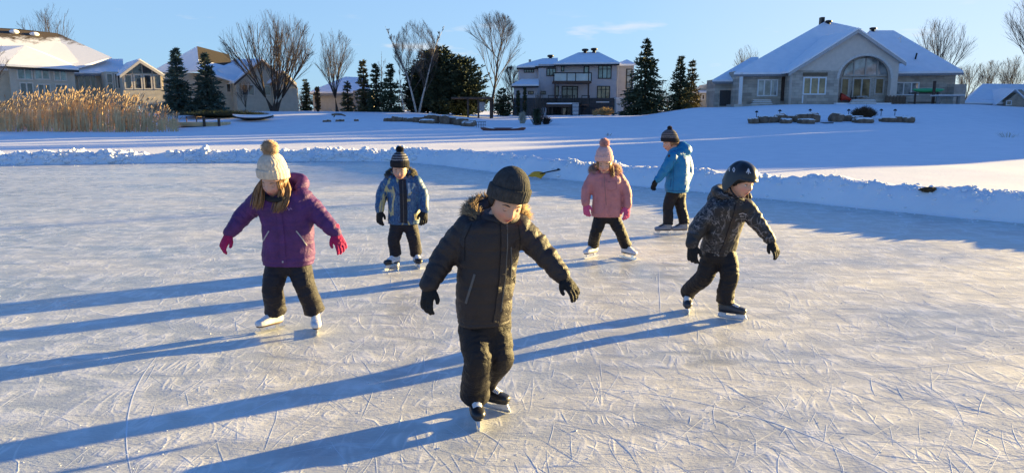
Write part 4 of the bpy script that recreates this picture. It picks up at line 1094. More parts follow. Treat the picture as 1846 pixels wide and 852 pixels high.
def glass_mat(name, c, rough=.05):
    m, nd, lk, b = new_mat(name); tc = nd.new('ShaderNodeTexCoord'); n = nd.new('ShaderNodeTexNoise'); n.inputs['Scale'].default_value = 1.1; n.inputs['Detail'].default_value = 3
    lk.new(tc.outputs['Object'], n.inputs['Vector']); r = ramp(nd, [(.35, [x*.45 for x in c]), (.65, [x*1.5 for x in c])]); lk.new(n.outputs['Fac'], r.inputs[0]); lk.new(r.outputs[0], b.inputs['Base Color'])
    b.inputs['Roughness'].default_value = rough; b.inputs['Specular IOR Level'].default_value = .9
    bp = nd.new('ShaderNodeBump'); bp.inputs['Strength'].default_value = .06; n2 = nd.new('ShaderNodeTexNoise'); n2.inputs['Scale'].default_value = 1.5; lk.new(tc.outputs['Object'], n2.inputs['Vector']); lk.new(n2.outputs['Fac'], bp.inputs['Height']); lk.new(bp.outputs[0], b.inputs['Normal'])
    return m
GLASS = glass_mat('window_glass', (.055, .058, .06)); GLASSW = glass_mat('window_glass_curtained', (.30, .31, .30)); GLASSB = glass_mat('window_glass_amber', (.22, .15, .07))
GLASSG = glass_mat('window_glass_green', (.16, .24, .22))
SHINGLE = M('roof_shingle_brown', (.050, .040, .030), .9, .35, 14)
def patchy_roof():
    m, nd, lk, b = new_mat('roof_snow_melting'); tc = nd.new('ShaderNodeTexCoord')
    n = nd.new('ShaderNodeTexNoise'); n.inputs['Scale'].default_value = .5; n.inputs['Detail'].default_value = 8; n.inputs['Roughness'].default_value = .75; lk.new(tc.outputs['Object'], n.inputs['Vector'])
    s = nd.new('ShaderNodeSeparateXYZ'); lk.new(tc.outputs['Object'], s.inputs[0])
    ma = nd.new('ShaderNodeMath'); ma.operation = 'MULTIPLY_ADD'; ma.inputs[1].default_value = -.135; ma.inputs[2].default_value = 1.25; lk.new(s.outputs['Z'], ma.inputs[0])
    ad = nd.new('ShaderNodeMath'); ad.operation = 'ADD'; lk.new(ma.outputs[0], ad.inputs[0])
    m2 = nd.new('ShaderNodeMath'); m2.operation = 'MULTIPLY'; m2.inputs[1].default_value = .45; lk.new(n.outputs['Fac'], m2.inputs[0]); lk.new(m2.outputs[0], ad.inputs[1])
    r = ramp(nd, [(.40, (.085, .060, .038)), (.47, (.80, .80, .80))]); lk.new(ad.outputs[0], r.inputs[0]); lk.new(r.outputs[0], b.inputs['Base Color']); b.inputs['Roughness'].default_value = .85
    return m
class House:
    """facade frame: local x along the front, local y into the house; turn = how far the front is turned to the right"""
    def __init__(s, label, D, px, turn=0, name='house', cat='house'):
        s.D = D; s.k, s.s = math.cos(math.radians(turn)), math.sin(math.radians(turn))
        s.loc = V((Xd(px, D), D, terrain(Xd(px, D), D))); s.root = thing(name, label, cat, s.loc, None, math.radians(turn))
    def hit(s, px, dy):
        a, c = (px-CX)/FPX, math.cos(PITCH)+(CY-150)/FPX*math.sin(PITCH)
        t = (dy-s.loc.x*s.s+s.loc.y*s.k)/(-a*s.s+c*s.k)
        return (t*a-s.loc.x)*s.k+(t*c-s.loc.y)*s.s, t*c
    def P(s, px, py, dy=0):
        u, d = s.hit(px, dy); return V((u, dy, Zd(py, d)-s.loc.z))
    def rect(s, px0, px1, py0, py1, d=0):
        (u0, d0), (u1, d1) = s.hit(px0, d), s.hit(px1, d); dm = (d0+d1)/2
        return u0, u1, Zd(py1, dm)-s.loc.z, Zd(py0, dm)-s.loc.z
    def box(s, name, px0, px1, py0, py1, d0, d1, m, parent=None, mb=None):
        x0, x1, z0, z1 = s.rect(px0, px1, py0, py1, d0)
        b = mb or MB(); b.box(x0, x1, d0, d1, z0, z1)
        if mb is None: return b.build(name, m, parent or s.root)
    def win(s, px0, px1, py0, py1, d=0, nx=2, ny=1, frame=TRIMW, glass=GLASS, t=.09, arch=0, name='window', rows=None):
        x0, x1, z0, z1 = s.rect(px0, px1, py0, py1, d-.09); f = MB(); w2 = t/2
        f.box(x0, x0+t, d-.09, d+.03, z0, z1); f.box(x1-t, x1, d-.09, d+.03, z0, z1); f.box(x0+t, x1-t, d-.09, d+.03, z0, z0+t); f.box(x0+t, x1-t, d-.09, d+.03, z1-t, z1)
        for k in range(1, nx):
            x = x0+(x1-x0)*k/nx; f.box(x-w2, x+w2, d-.08, d+.02, z0+t, z1-t)
        for r in (rows or [j/ny for j in range(1, ny)]):
            z = z0+(z1-z0)*r; f.box(x0+t, x1-t, d-.075, d+.015, z-w2*.9, z+w2*.9)
        o = f.build(name, frame, s.root); g = MB(); g.box(x0+t*.8, x1-t*.8, d-.05, d-.02, z0+t*.8, z1-t*.8); g.build('pane', glass, o)
        return o
    def roof(s, planes, thick=.22, m=None, name='roof', fascia=None):
        mb = MB()
        for p in planes: mb.slab(p, thick)
        o = mb.build(name, m or SNOW, s.root); return o
    def eave(s, a, b, m=None, t=.22, out=.03):
        mb = MB(); a, b = V(a), V(b); d = (b-a).normalized(); n = V((0, -1, 0)) if abs(d.y) < .7 else V((1, 0, 0))
        mb.obox((a+b)/2-V((0, 0, t/2+.20))+n*out, (b-a)/2, n*.06, V((0, 0, t/2))); mb.build('fascia', m or FASC, s.root)
    def vent(s, px, py, dy, w=.45, h=.5):
        p = s.P(px, py, dy); mb = MB(); mb.tube([p-V((0, 0, h*1.6)), p], w*.55, 10); mb.tube([p-V((0, 0, .05)), p+V((0, 0, h*.35)), p+V((0, 0, h*.5))], [w, w*1.1, w*.7], 12)
        mb.build('roof_vent', TRIMD, s.root)

# ---------------- bungalow on the rise (right)
h = House('beige stone bungalow with large arched porch and snowy hip roof on the hill', 80, 1530); P = h.P
h.box('wall', 1333, 1437, 127, 193, 0, 4, STONE); h.box('wall', 1600, 1722, 131, 193, .3, 14, STONE); h.box('wall', 1505, 1612, 98, 193, -1.5, .2, STONE)
h.box('wing', 1289, 1345, 143, 193, 3, 6.5, STONE)
h.roof([[P(1322, 131, -.7), P(1560, 129, -.7), P(1545, 52, 9), P(1524, 47, 9), P(1481, 38, 9)], [P(1322, 131, -.7), P(1481, 38, 9), P(1334, 126, 19)], [P(1481, 38, 9), P(1524, 47, 9), P(1545, 52, 9), P(1600, 120, 19), P(1334, 126, 19)]])
h.roof([[P(1540, 130, -.5), P(1735, 128, -.5), P(1603, 55, 7.5), P(1560, 55, 7.5)], [P(1735, 128, -.5), P(1728, 124, 16), P(1603, 55, 7.5)], [P(1603, 55, 7.5), P(1728, 124, 16), P(1500, 124, 16), P(1560, 55, 7.5)]])
h.roof([[P(1284, 144, 2.4), P(1345, 144, 2.4), P(1365, 103, 9), P(1352, 103, 9)], [P(1284, 144, 2.4), P(1352, 103, 9), P(1291, 141, 11)]], name='wing_roof')
h.eave(P(1322, 131, -.7), P(1437, 130, -.7)); h.eave(P(1612, 130, -.5), P(1735, 128, -.5)); h.eave(P(1284, 144, 2.4), P(1333, 144, 2.4))
# gable with the arch cut out of it
g = MB(); out = [(1427, 193), (1427, 124), (1540, 53), (1618, 106), (1618, 193), (1606, 193)]
out += [(1559+47*math.cos(a), 142-42*math.sin(a)) for a in [math.pi*k/18 for k in range(19)]]+[(1512, 193)]
poly = [(P(a, b, -2.6).x, P(a, b, -2.6).z) for a, b in out]; g.prism(poly, -2.6, -2.0); g.build('gable', STUCCO, h.root)
at_ = MB(); ar = [(1559+r*math.cos(a), 142-(r-5)*math.sin(a)) for r, seq in ((51, range(19)), (46.5, range(18, -1, -1))) for a in [math.pi*k/18 for k in seq]]
at_.prism([(P(a, b, -2.66).x, P(a, b, -2.66).z) for a, b in ar], -2.66, -2.55); at_.build('arch_trim', M('stucco_pale', (.58, .54, .49), .85), h.root)
h.box('gable_side', 1427, 1436, 127, 193, -1.99, .3, STONE); h.box('gable_side', 1606, 1614, 120, 193, -1.99, .3, STUCCO)
st = MB(); h.box('', 1428, 1511, 127, 193, -2.64, -2.603, STONE, mb=st); st.build('stone_facing', STONE, h.root)
def back(a, dy): return a+V((0, dy, 0))
A, B_, Cc = P(1421, 128, -3.0), P(1540, 50, -3.0), P(1630, 110, -3.0)
h.roof([[A, B_, back(B_, 9), back(A, 5)], [B_, Cc, back(Cc, 5), back(B_, 9)]], .2, name='gable_roof')
for a, b in ((A, B_), (B_, Cc)):
    mb = MB(); d = b-a; mb.obox((a+b)/2+V((0, -.03, -.34)), d/2, V((0, .07, 0)), V((0, 0, .16))); mb.build('fascia', M('fascia_pale', (.42, .40, .38), .6), h.root)
h.win(1448, 1490, 139, 171, -2.64, 3, 1, TRIMW, GLASSB, .13); h.box('lintel', 1447, 1491, 131, 137, -2.72, -2.641, M('lintel_brown', (.15, .11, .07), .8))
h.win(1366, 1403, 143, 174, 0, 3, 1, TRIMW, GLASSW, .13); h.box('door', 1409, 1426, 139, 182, -.08, -.003, M('door_brown', (.07, .045, .035), .6))
h.box('garage_door', 1299, 1327, 163, 191, 2.92, 2.997, M('garage_dark', (.05, .045, .045), .6))
TAU = M('trim_taupe', (.42, .38, .33), .7)
fan = [(1559+39*math.cos(t), 136-31*math.sin(t)) for t in [math.pi*k/18 for k in range(19)]]; fw = MB(); fw.prism([(P(a, b, -1.6).x, P(a, b, -1.6).z) for a, b in fan], -1.60, -1.503); fan_ = fw.build('fan_window', GLASSW, h.root)
fr = MB()
for px, tp in ((1538, 109), (1559, 105), (1580, 109)): h.box('', px-1.2, px+1.2, tp, 136, -1.68, -1.603, TAU, mb=fr)
h.box('', 1519, 1599, 135, 137.5, -1.685, -1.501, TAU, mb=fr); fr.build('muntins', TAU, fan_)
h.win(1537, 1571, 140, 178, -1.5, 2, 1, TAU, GLASSB, .16, name='patio_door'); h.win(1577, 1595, 140, 171, -1.5, 1, 1, TAU, GLASSB, .16); h.win(1516, 1532, 140, 174, -1.5, 1, 1, TAU, GLASSB, .16)
h.win(1616, 1658, 148, 172, .3, 3, 1, TRIMW, GLASSW, .12)
h.box('column', 1334, 1339, 131, 190, -.75, -.45, TRIMW); h.box('wing_wall', 1721, 1743, 152, 193, -1, 9, STONE)
h.vent(1486, 40, 8.5, .36, .4); h.vent(1566, 53, 7.4, .36, .4)
ch = MB(); h.box('', 1473, 1479, 31, 55, 8.9, 9.6, TRIMD, mb=ch); ch.build('chimney', TRIMD, h.root)
pm = MB(); pm.tube([P(1617, 77, 4.5), P(1617, 68, 4.5)], .05, 6); pm.tube([P(1612, 71, 4.5), P(1618, 66, 4.5)], .05, 6); pm.build('aerial', TRIMW, h.root)
pm = MB(); pm.tube([P(1646, 107, 1.5), P(1648, 96, 1.5)], .09, 8); pm.build('roof_pipe', TRIMD, h.root)
def steps(px0, px1, py0, py1, n, d0):
    mb = MB(); sn = MB()
    for k in range(n):
        a, b = py0+(py1-py0)*k/n, py0+(py1-py0)*(k+1)/n
        h.box('', px0-k*1.5, px1+k*1.5, a, py1+4, d0-.4*(k+1), d0-.4*k-.003, STONE, mb=mb); h.box('', px0-k*1.5, px1+k*1.5, a-.9, a-.05, d0-.4*(k+1), d0-.4*k-.003, SNOW, mb=sn)
    o = mb.build('steps', STONE, h.root); sn.build('snow_cover', SNOW, o)
steps(1540, 1580, 180, 191, 4, -2.8); steps(1361, 1392, 181, 191, 3, -.6)
h.box('terrace', 1325, 1640, 188, 198, -2.9, -.2, STONE); h.box('terrace_snow', 1510, 1610, 185.5, 188.1, -3.2, -.2, SNOW)
h.box('railing', 1448, 1450, 172, 186, -3.1, -3.0, TRIMW)
# patio things
def simple(name, label, cat, px, D, parts, rz=0):
    x = Xd(px, D); r = thing(name, label, cat, (x, D, terrain(x, D)), rz=rz)
    for nm, mb, m in parts: mb.build(nm, m, r)
    return r
def shift(mb, px, D, py=None):
    x = Xd(px, D); z = terrain(x, D); mb.v = [(a-x, b-D, c-z) for a, b, c in mb.v]; return mb
def wbox(mb, px0, px1, py0, py1, d0, d1): mb.box(Xd(px0, d0), Xd(px1, d0), d0, d1, Zd(py1, d0), Zd(py0, d0)); return mb
# green kayak up on a wooden rack
r = MB()
for px in (1653, 1693): wbox(r, px-1, px+1, 166, 190, 76.3, 76.5); wbox(r, px-1, px+1, 166, 190, 77.1, 77.3)
wbox(r, 1650, 1697, 167, 169, 76.25, 77.35); wbox(r, 1650, 1699, 184, 185.5, 76.25, 77.35)
simple('kayak_rack', 'dark wooden rack holding the green kayak beside the bungalow', 'rack', 1673, 76.5, [('frame', shift(r, 1673, 76.5), WOODD)])
k = MB(); secs = []
for i in range(13):
    t = i/12*2-1; e = max(.03, (1-abs(t)**2.6)); px = 1675+29*t
    secs.append((V((Xd(px, 76.8), 76.8, Zd(163.5-2.0*abs(t)**3, 76.8))), V((0, .34*e**.8, 0)), V((0, 0, .24*e**.6))))
k.loft(secs, 18); simple('kayak', 'bright green kayak lying upside down on a wooden rack', 'kayak', 1675, 76.8, [('hull', shift(k, 1675, 76.8), M('kayak_green', (.06, .40, .16), .4, .1))])
p_ = MB(); wbox(p_, 1684.5, 1688, 146, 192, 75.4, 75.65); simple('post', 'weathered wooden post standing before the green kayak', 'post', 1686, 75.5, [('shaft', shift(p_, 1686, 75.5), WOODD)])
# red sledge and porch chair, table, shrub under the arch
s_ = MB(); secs = []
for i in range(9):
    t = i/8; secs.append((V((Xd(1518+26*t, 77.8), 77.8, Zd(181-6*math.cos(t*2.2), 77.8))), V((0, .35, 0)), V((0, 0, .12+.3*(1-t)**2))))
s_.loft(secs, 14); simple('sledge', 'red plastic sledge leaning by the arched porch window', 'sledge', 1525, 77.8, [('shell', shift(s_, 1525, 77.8), M('plastic_red', (.42, .04, .02), .45))])
c_ = MB(); wbox(c_, 1535, 1546, 163, 178, 78.5, 78.6); wbox(c_, 1535, 1546, 176, 178.5, 77.9, 78.5)
for a in (1535.5, 1545): wbox(c_, a-.4, a+.4, 178, 188, 77.95, 78.0); wbox(c_, a-.4, a+.4, 178, 188, 78.5, 78.55)
simple('patio_chair', 'dark wicker patio chair with high back under the porch arch', 'chair', 1540, 78.2, [('frame', shift(c_, 1540, 78.2), TRIMD)])
t_ = MB(); wbox(t_, 1548, 1566, 173, 175, 77.6, 78.6)
for a in (1549, 1565): wbox(t_, a-.4, a+.4, 175, 188, 77.7, 77.8); wbox(t_, a-.4, a+.4, 175, 188, 78.4, 78.5)
simple('patio_table', 'small pale patio table next to the dark wicker chair', 'table', 1557, 78, [('top', shift(t_, 1557, 78), M('table_pale', (.35, .34, .33), .6))])
t_ = MB(); wbox(t_, 1696, 1742, 172.5, 174, 74, 75.5); wbox(t_, 1694, 1698, 174, 190, 74.4, 74.7); wbox(t_, 1730, 1734, 174, 190, 74.4, 74.7)
t2 = MB(); wbox(t2, 1695.5, 1742.5, 171, 172.45, 73.95, 75.55)
simple('garden_table', 'long outdoor table with a thick snow cover right of the bungalow', 'table', 1717, 74.5, [('frame', shift(t_, 1717, 74.5), M('table_grey', (.25, .24, .23), .7)), ('snow_cover', shift(t2, 1717, 74.5), SNOW)])
p_ = MB(); wbox(p_, 1600, 1636, 174, 187, 77.2, 77.5)
for a in range(1602, 1637, 6): wbox(p_, a-.6, a+.6, 172, 189, 77.1, 77.19)
simple('garden_fence', 'low brown picket fence right of the arched porch', 'fence', 1618, 77.2, [('pickets', shift(p_, 1618, 77.2), M('fence_brown', (.16, .11, .075), .8, .3))])

# ---------------- grey two storey house
h = House('grey modern two storey house with glass balcony and dark stone base', 95, 1020); P = h.P
def c7(x, y): return 900+.18773*x, 80+.18773*y
def b7(name, x0, x1, y0, y1, d0, d1, m, mb=None):
    (a, c), (b, d) = c7(x0, y0), c7(x1, y1); return h.box(name, a, b, c, d, d0, d1, m, None, mb)
def w7(x0, x1, y0, y1, d, nx, ny, glass=GLASS, t=.1, rows=None, name='window'):
    (a, c), (b, d_) = c7(x0, y0), c7(x1, y1); return h.win(a, b, c, d_, d, nx, ny, TRIMD, glass, t, name=name, rows=rows)
def p7(x, y, dy=0): a, b = c7(x, y); return P(a, b, dy)
b7('wall', 565, 1128, 170, 515, 0, 12, GSIDE); b7('base', 560, 1132, 515, 720, -.12, 12, DSTONE)
b7('wall', 376, 565, 190, 515, .5, 12, GSIDE); b7('base', 376, 560, 515, 720, .4, 12, DSTONE)
b7('wall', 188, 376, 205, 345, 1.2, 12, GSIDE); b7('wall', 142, 376, 385, 515, -1.2, 1.2, GSIDE); b7('base', 138, 376, 515, 720, -1.3, 12, DSTONE); b7('wall', 150, 376, 350, 515, 1.21, 11, GSIDE)
b7('side_wing', 1128, 1290, 195, 720, 5, 12, GSIDE)
h.roof([[p7(525, 180, -.7), p7(1150, 172, -.7), p7(945, 72, 6), p7(755, 78, 6)], [p7(525, 180, -.7), p7(755, 78, 6), p7(560, 165, 12.5)], [p7(1150, 172, -.7), p7(1120, 160, 12.5), p7(945, 72, 6)], [p7(755, 78, 6), p7(945, 72, 6), p7(1120, 160, 12.5), p7(560, 165, 12.5)]])
h.roof([[p7(165, 210, .6), p7(540, 196, .6), p7(560, 130, 6), p7(415, 135, 6)], [p7(165, 210, .6), p7(415, 135, 6), p7(200, 195, 12)], [p7(415, 135, 6), p7(560, 130, 6), p7(560, 190, 12), p7(200, 195, 12)]], name='wing_roof')
h.roof([[p7(118, 386, -1.8), p7(380, 384, -1.8), p7(378, 328, 1.15), p7(215, 332, 1.15)], [p7(118, 386, -1.8), p7(215, 332, 1.15), p7(150, 372, 4)]], name='porch_roof')
h.roof([[p7(1130, 192, 4.5), p7(1310, 188, 4.5), p7(1220, 145, 8)], [p7(1310, 188, 4.5), p7(1290, 180, 12.5), p7(1220, 145, 8)], [p7(1130, 192, 4.5), p7(1220, 145, 8), p7(1130, 180, 12.5)]], name='side_roof')
h.eave(p7(525, 180, -.7), p7(1150, 172, -.7), TRIMD); h.eave(p7(345, 196, .5), p7(540, 192, .5), TRIMD); h.eave(p7(165, 210, .6), p7(376, 207, .6), TRIMD); h.eave(p7(118, 386, -1.8), p7(380, 384, -1.8), TRIMD)
for x, y in ((820, 62), (905, 55)): a, b = c7(x, y); h.vent(a, b, 5.5, .42, .5)
a, b = c7(490, 120); h.vent(a, b, 6, .40, .5)
b7('chimney', 283, 305, 145, 185, 8, 8.6, STONE)
w7(947, 1076, 203, 331, 0, 3, 1, GLASSG, rows=[.72]); w7(940, 1066, 400, 549, 0, 3, 1, GLASSB, rows=[.78]); b7('sill', 935, 1060, 549, 560, -.25, -.121, TRIMW)
w7(452, 545, 229, 306, .5, 3, 1, GLASSG); w7(592, 623, 209, 262, 0, 1, 1, GLASSG); w7(236, 334, 239, 273, 1.2, 4, 1, GLASSG); w7(276, 332, 449, 482, -1.2, 2, 1, GLASSB); w7(398, 448, 449, 482, .5, 2, 1, GLASS)
w7(808, 863, 207, 348, 0, 1, 1, GLASSG, .14, name='balcony_door'); w7(600, 757, 402, 548, 0, 3, 1, GLASS, .13, [.8], name='patio_door'); w7(530, 572, 400, 500, -.01, 1, 1, GLASS)
w7(1215, 1275, 235, 430, 5, 1, 3, GLASSW, .12)
# balcony
b7('balcony', 518, 886, 352, 374, -2.4, -.003, WOODD)
rl = MB(); gl = MB()
for x in (524, 650, 733, 857, 884): b7('', x-4, x+4, 272, 352, -2.38, -2.28, TRIMD, rl)
b7('', 520, 888, 270, 278, -2.40, -2.26, TRIMD, rl)
rail = rl.build('balcony_railing', TRIMD, h.root)
b7('', 530, 880, 282, 350, -2.345, -2.325, GLASSG, gl); gl.build('glass_panel', M('balcony_glass', (.35, .42, .42), .1, .15, 1, spec=.8), rail)
for x in (538, 858): b7('balcony_post', x-7, x+7, 374, 515, -2.3, -2.1, WOODD)
# deck, railings, stair
b7('deck', 462, 735, 575, 603, -3.6, -.13, WOODD); b7('deck_snow', 462, 735, 562, 574.5, -3.6, -.13, M('snow', (.8, .8, .8)))
rl = MB()
for x in (472, 590, 725): b7('', x-3, x+3, 490, 575, -3.55, -3.45, TRIMD, rl)
b7('', 468, 730, 488, 495, -3.56, -3.44, TRIMD, rl)
for x in range(480, 725, 11): b7('', x-1.2, x+1.2, 495, 575, -3.52, -3.48, TRIMD, rl)
rl.build('deck_railing', TRIMD, h.root)
for x in (475, 512, 607, 688): b7('deck_post', x-6, x+6, 603, 720, -3.4, -3.15, WOODD)
b7('basement_door', 615, 690, 612, 690, -.19, -.123, GLASS)
stp = MB(); sns = MB()
for k in range(9):
    y = 566+k*13; b7('', 705+k*.5, 768-k*.3, y+3, y+7, -3.7-.28*k, -3.45-.28*k, TRIMD, stp); b7('', 706+k*.5, 767-k*.3, y-3, y+2.9, -3.7-.28*k, -3.45-.28*k, SNOW, sns)
for x in (703, 771): stp.tube([p7(x, 566, -3.5)-V((0, 0, .1)), p7(x, 690, -6.0)], .09, 6)
so_ = stp.build('stair', TRIMD, h.root); sns.build('snow_cover', SNOW, so_)
b7('deck', 792, 870, 572, 590, -3.0, -.13, WOODD); rl = MB()
for x in (796, 868): b7('', x-3, x+3, 492, 572, -2.98, -2.9, TRIMD, rl); b7('', x-3, x+3, 590, 720, -2.98, -2.9, TRIMD, rl)
b7('', 794, 872, 490, 497, -2.99, -2.89, TRIMD, rl); rl.build('deck_railing', TRIMD, h.root)
b7('downpipe', 1136, 1142, 200, 520, 4.8, 4.9, TRIMW)
x = MB(); 
(a, c), (b, d) = c7(1130, 520), c7(1196, 662); wbox(x, a, b, c+1, d+3, 93.2, 95); x2 = MB(); wbox(x2, a-.5, b+.5, c-1.5, c+.95, 93.0, 95.2); x3 = MB(); wbox(x3, a+2, b-3, c+6, d+2, 93.12, 93.19)
simple('garden_shed', 'small white garden shed at the corner of the grey house', 'shed', (a+b)/2, 94, [('wall', shift(x, (a+b)/2, 94), TRIMW), ('roof', shift(x2, (a+b)/2, 94), SNOW), ('door', shift(x3, (a+b)/2, 94), M('door_offwhite', (.6, .6, .6), .6))])
x = MB(); a, b = c7(432, 640); wbox(x, a-4, a+4, b-6, b+7, 91.0, 91.7); simple('patio_heater', 'pale covered barbecue standing by the deck of the grey house', 'barbecue', a, 91.2, [('cover', shift(x, a, 91.2), M('cover_pale', (.45, .45, .47), .8, .3, 5))])

# ---------------- beige house with sunroom (left)
h = House('large beige house with melting snow on its roof and a glazed gable sunroom', 76, 150, 36); P = h.P
def c1(x, y): return .37551*x, .37551*y
def p1(x, y, dy=0): a, b = c1(x, y); return P(a, b, dy)
def b1(name, x0, x1, y0, y1, d0, d1, m, mb=None):
    (a, c), (b, d) = c1(x0, y0), c1(x1, y1); return h.box(name, a, b, c, d, d0, d1, m, None, mb)
def w1(x0, x1, y0, y1, d, nx, ny, glass=GLASS, t=.1, frame=TRIMB, name='window'):
    (a, c), (b, d_) = c1(x0, y0), c1(x1, y1); return h.win(a, b, c, d_, d, nx, ny, frame, glass, t, name=name)
b1('wall', 50, 362, 310, 520, 0, 12, BEIGE); b1('wall', -160, 50, 330, 520, 1.5, 12, BEIGE); b1('wall', 362, 512, 338, 520, 3.0, 12, BEIGE)
PR = patchy_roof()
h.roof([[p1(-200, 330, .8), p1(350, 330, 2.2), p1(548, 276, 4.5), p1(300, 160, 10), p1(120, 140, 10), p1(-60, 130, 10)], [p1(548, 276, 4.5), p1(420, 290, 16), p1(300, 160, 10)], [p1(-60, 130, 10), p1(300, 160, 10), p1(420, 290, 17), p1(-200, 290, 17)]], .2, PR)
h.roof([[p1(40, 308, -.6), p1(385, 328, -.6), p1(138, 219, 4.2)], [p1(-170, 300, -.4), p1(36, 308, -.6), p1(138, 219, 4.2), p1(-60, 222, 4.6)], [p1(385, 328, -.6), p1(300, 280, 6), p1(138, 219, 4.2)]], .2, name='wing_roof')
h.eave(p1(40, 308, -.6), p1(385, 328, -.6), TRIMD)
h.roof([[p1(335, 345, 2.4), p1(600, 345, 2.4), p1(600, 283, 7), p1(335, 283, 7)]], .18, name='link_roof'); h.eave(p1(362, 345, 2.4), p1(512, 345, 2.4), FASC)
for x in (85, 168): w1(x, x+77, 325, 384, 0, 2, 1, GLASSG, .12)
w1(260, 326, 335, 390, 0, 2, 1, GLASSG, .12); w1(92, 160, 395, 465, 0, 2, 1, GLASS, .12); w1(178, 243, 402, 472, 0, 2, 1, GLASS, .12); w1(262, 325, 402, 472, 0, 2, 1, GLASS, .12); w1(375, 465, 350, 430, 3, 3, 1, GLASS, .14)
# sunroom
b1('sunroom_side', 508, 588, 345, 500, -.5, 4, BEIGE); w1(512, 545, 352, 448, -.5, 1, 2, GLASS, .1); w1(550, 580, 352, 428, -.5, 2, 1, GLASS, .1)
gp = MB(); ap = [(588, 500), (588, 350), (680, 284), (786, 352), (786, 500)]; gp.prism([(p1(a, b, -2.2).x, p1(a, b, -2.2).z) for a, b in ap], -2.2, 4); sun_ = gp.build('sunroom', BEIGE, h.root)
A, B_, Cc = p1(578, 354, -2.6), p1(680, 281, -2.6), p1(794, 356, -2.6)
h.roof([[A, B_, back(B_, 8), back(A, 8)], [B_, Cc, back(Cc, 8), back(B_, 8)]], .16, name='sunroom_roof')
for a, b in ((A, B_), (B_, Cc)):
    mb = MB(); mb.obox((a+b)/2+V((0, -.03, -.30)), (b-a)/2, V((0, .07, 0)), V((0, 0, .15))); mb.build('fascia', TRIMB, h.root)
for x0, x1, yt0, yt1 in ((597, 637, 346, 320), (643, 684, 316, 296), (690, 731, 300, 322), (738, 777, 328, 350)):
    w1(x0, x1, 357, 430, -2.2, 1, 1, GLASS, .12)
    pl = MB(); pl.prism([(p1(a, b, -2.26).x, p1(a, b, -2.26).z) for a, b in ((x0, 352), (x0, yt0+14), (x1, yt1+14), (x1, 352))], -2.26, -2.203); pl.build('gable_pane', GLASS, h.root)
for k, (x, y) in enumerate(((95, 143), (190, 155))):
    mb = MB(); q = p1(x, y+6, 9.2); mb.ball(q-V((0, 0, .1)), .42, 8, sc=(1.1, 1, .6)); mb.build('roof_vent', SNOW, h.root)
# ---------------- second beige house
h = House('beige house with bare brown upper roof behind the two blue spruces', 84, 440, 34); P = h.P
def c2(x, y): return 360+.37559*x, .37559*y
def p2(x, y, dy=0): a, b = c2(x, y); return P(a, b, dy)
def b2(name, x0, x1, y0, y1, d0, d1, m, mb=None):
    (a, c), (b, d) = c2(x0, y0), c2(x1, y1); return h.box(name, a, b, c, d, d0, d1, m, None, mb)
b2('wall', -60, 180, 385, 540, 2, 12, BEIGE); b2('wall', -215, 10, 348, 540, 3.5, 13, BEIGE); b2('wall', 10, 178, 352, 385, 2.2, 11, BEIGE); b2('wall', 455, 470, 420, 540, 3, 12, BEIGE)
gp = MB(); gp.prism([(p2(a, b).x, p2(a, b).z) for a, b in ((175, 545), (175, 385), (305, 285), (375, 345), (375, 545))], 0, 9); gp.build('gable', BEIGE, h.root)
gp = MB(); gp.prism([(p2(a, b).x, p2(a, b).z) for a, b in ((345, 545), (345, 385), (398, 342), (455, 400), (455, 545))], -.8, 8); gp.build('gable', BEIGE, h.root)
for a, b, c_, d0, nm in (((165, 392), (305, 279), (385, 352), -.5, 'gable_roof'), ((338, 392), (398, 337), (465, 408), -1.3, 'gable_roof')):
    A, B_, Cc = p2(*a, d0), p2(*b, d0), p2(*c_, d0); h.roof([[A, B_, back(B_, 9), back(A, 9)], [B_, Cc, back(Cc, 9), back(B_, 9)]], .2, name=nm)
    for q, r in ((A, B_), (B_, Cc)):
        mb = MB(); mb.obox((q+r)/2+V((0, -.03, -.32)), (r-q)/2, V((0, .07, 0)), V((0, 0, .13))); mb.build('fascia', M('fascia_brown', (.09, .06, .045), .7), h.root)
h.roof([[p2(0, 222, 6), p2(8, 335, .2), p2(-240, 350, 16)], [p2(0, 222, 6), p2(-240, 350, 16), p2(160, 330, 16), p2(150, 262, 6)], [p2(2, 285, 2.6), p2(165, 325, 2.6), p2(178, 392, -.2), p2(8, 335, .2)]], .2)
h.roof([[p2(0, 222, 6), p2(150, 262, 6), p2(165, 325, 2.6), p2(2, 285, 2.6)]], .15, SHINGLE, name='bare_roof')
h.roof([[p2(90, 330, 1.0), p2(175, 390, .6), p2(306, 281, 4.0), p2(170, 285, 6)]], .2, name='side_roof')
for x, y in ((62, 255), (90, 280)):
    mb = MB(); q = p2(x, y, 6); mb.tube([q-V((0, 0, 1.5)), q], .14, 8); mb.build('roof_pipe', SNOW, h.root)
(a, c), (b, d) = c2(125, 400), c2(150, 445); h.win(a, b, c, d, 2, 1, 1, TRIMB, GLASS, .1); (a, c), (b, d) = c2(200, 405), c2(262, 460); h.win(a, b, c, d, 0, 2, 1, TRIMB, GLASS, .1)
(a, c), (b, d) = c2(300, 410), c2(340, 460); h.win(a, b, c, d, 0, 1, 1, TRIMB, GLASS, .1)
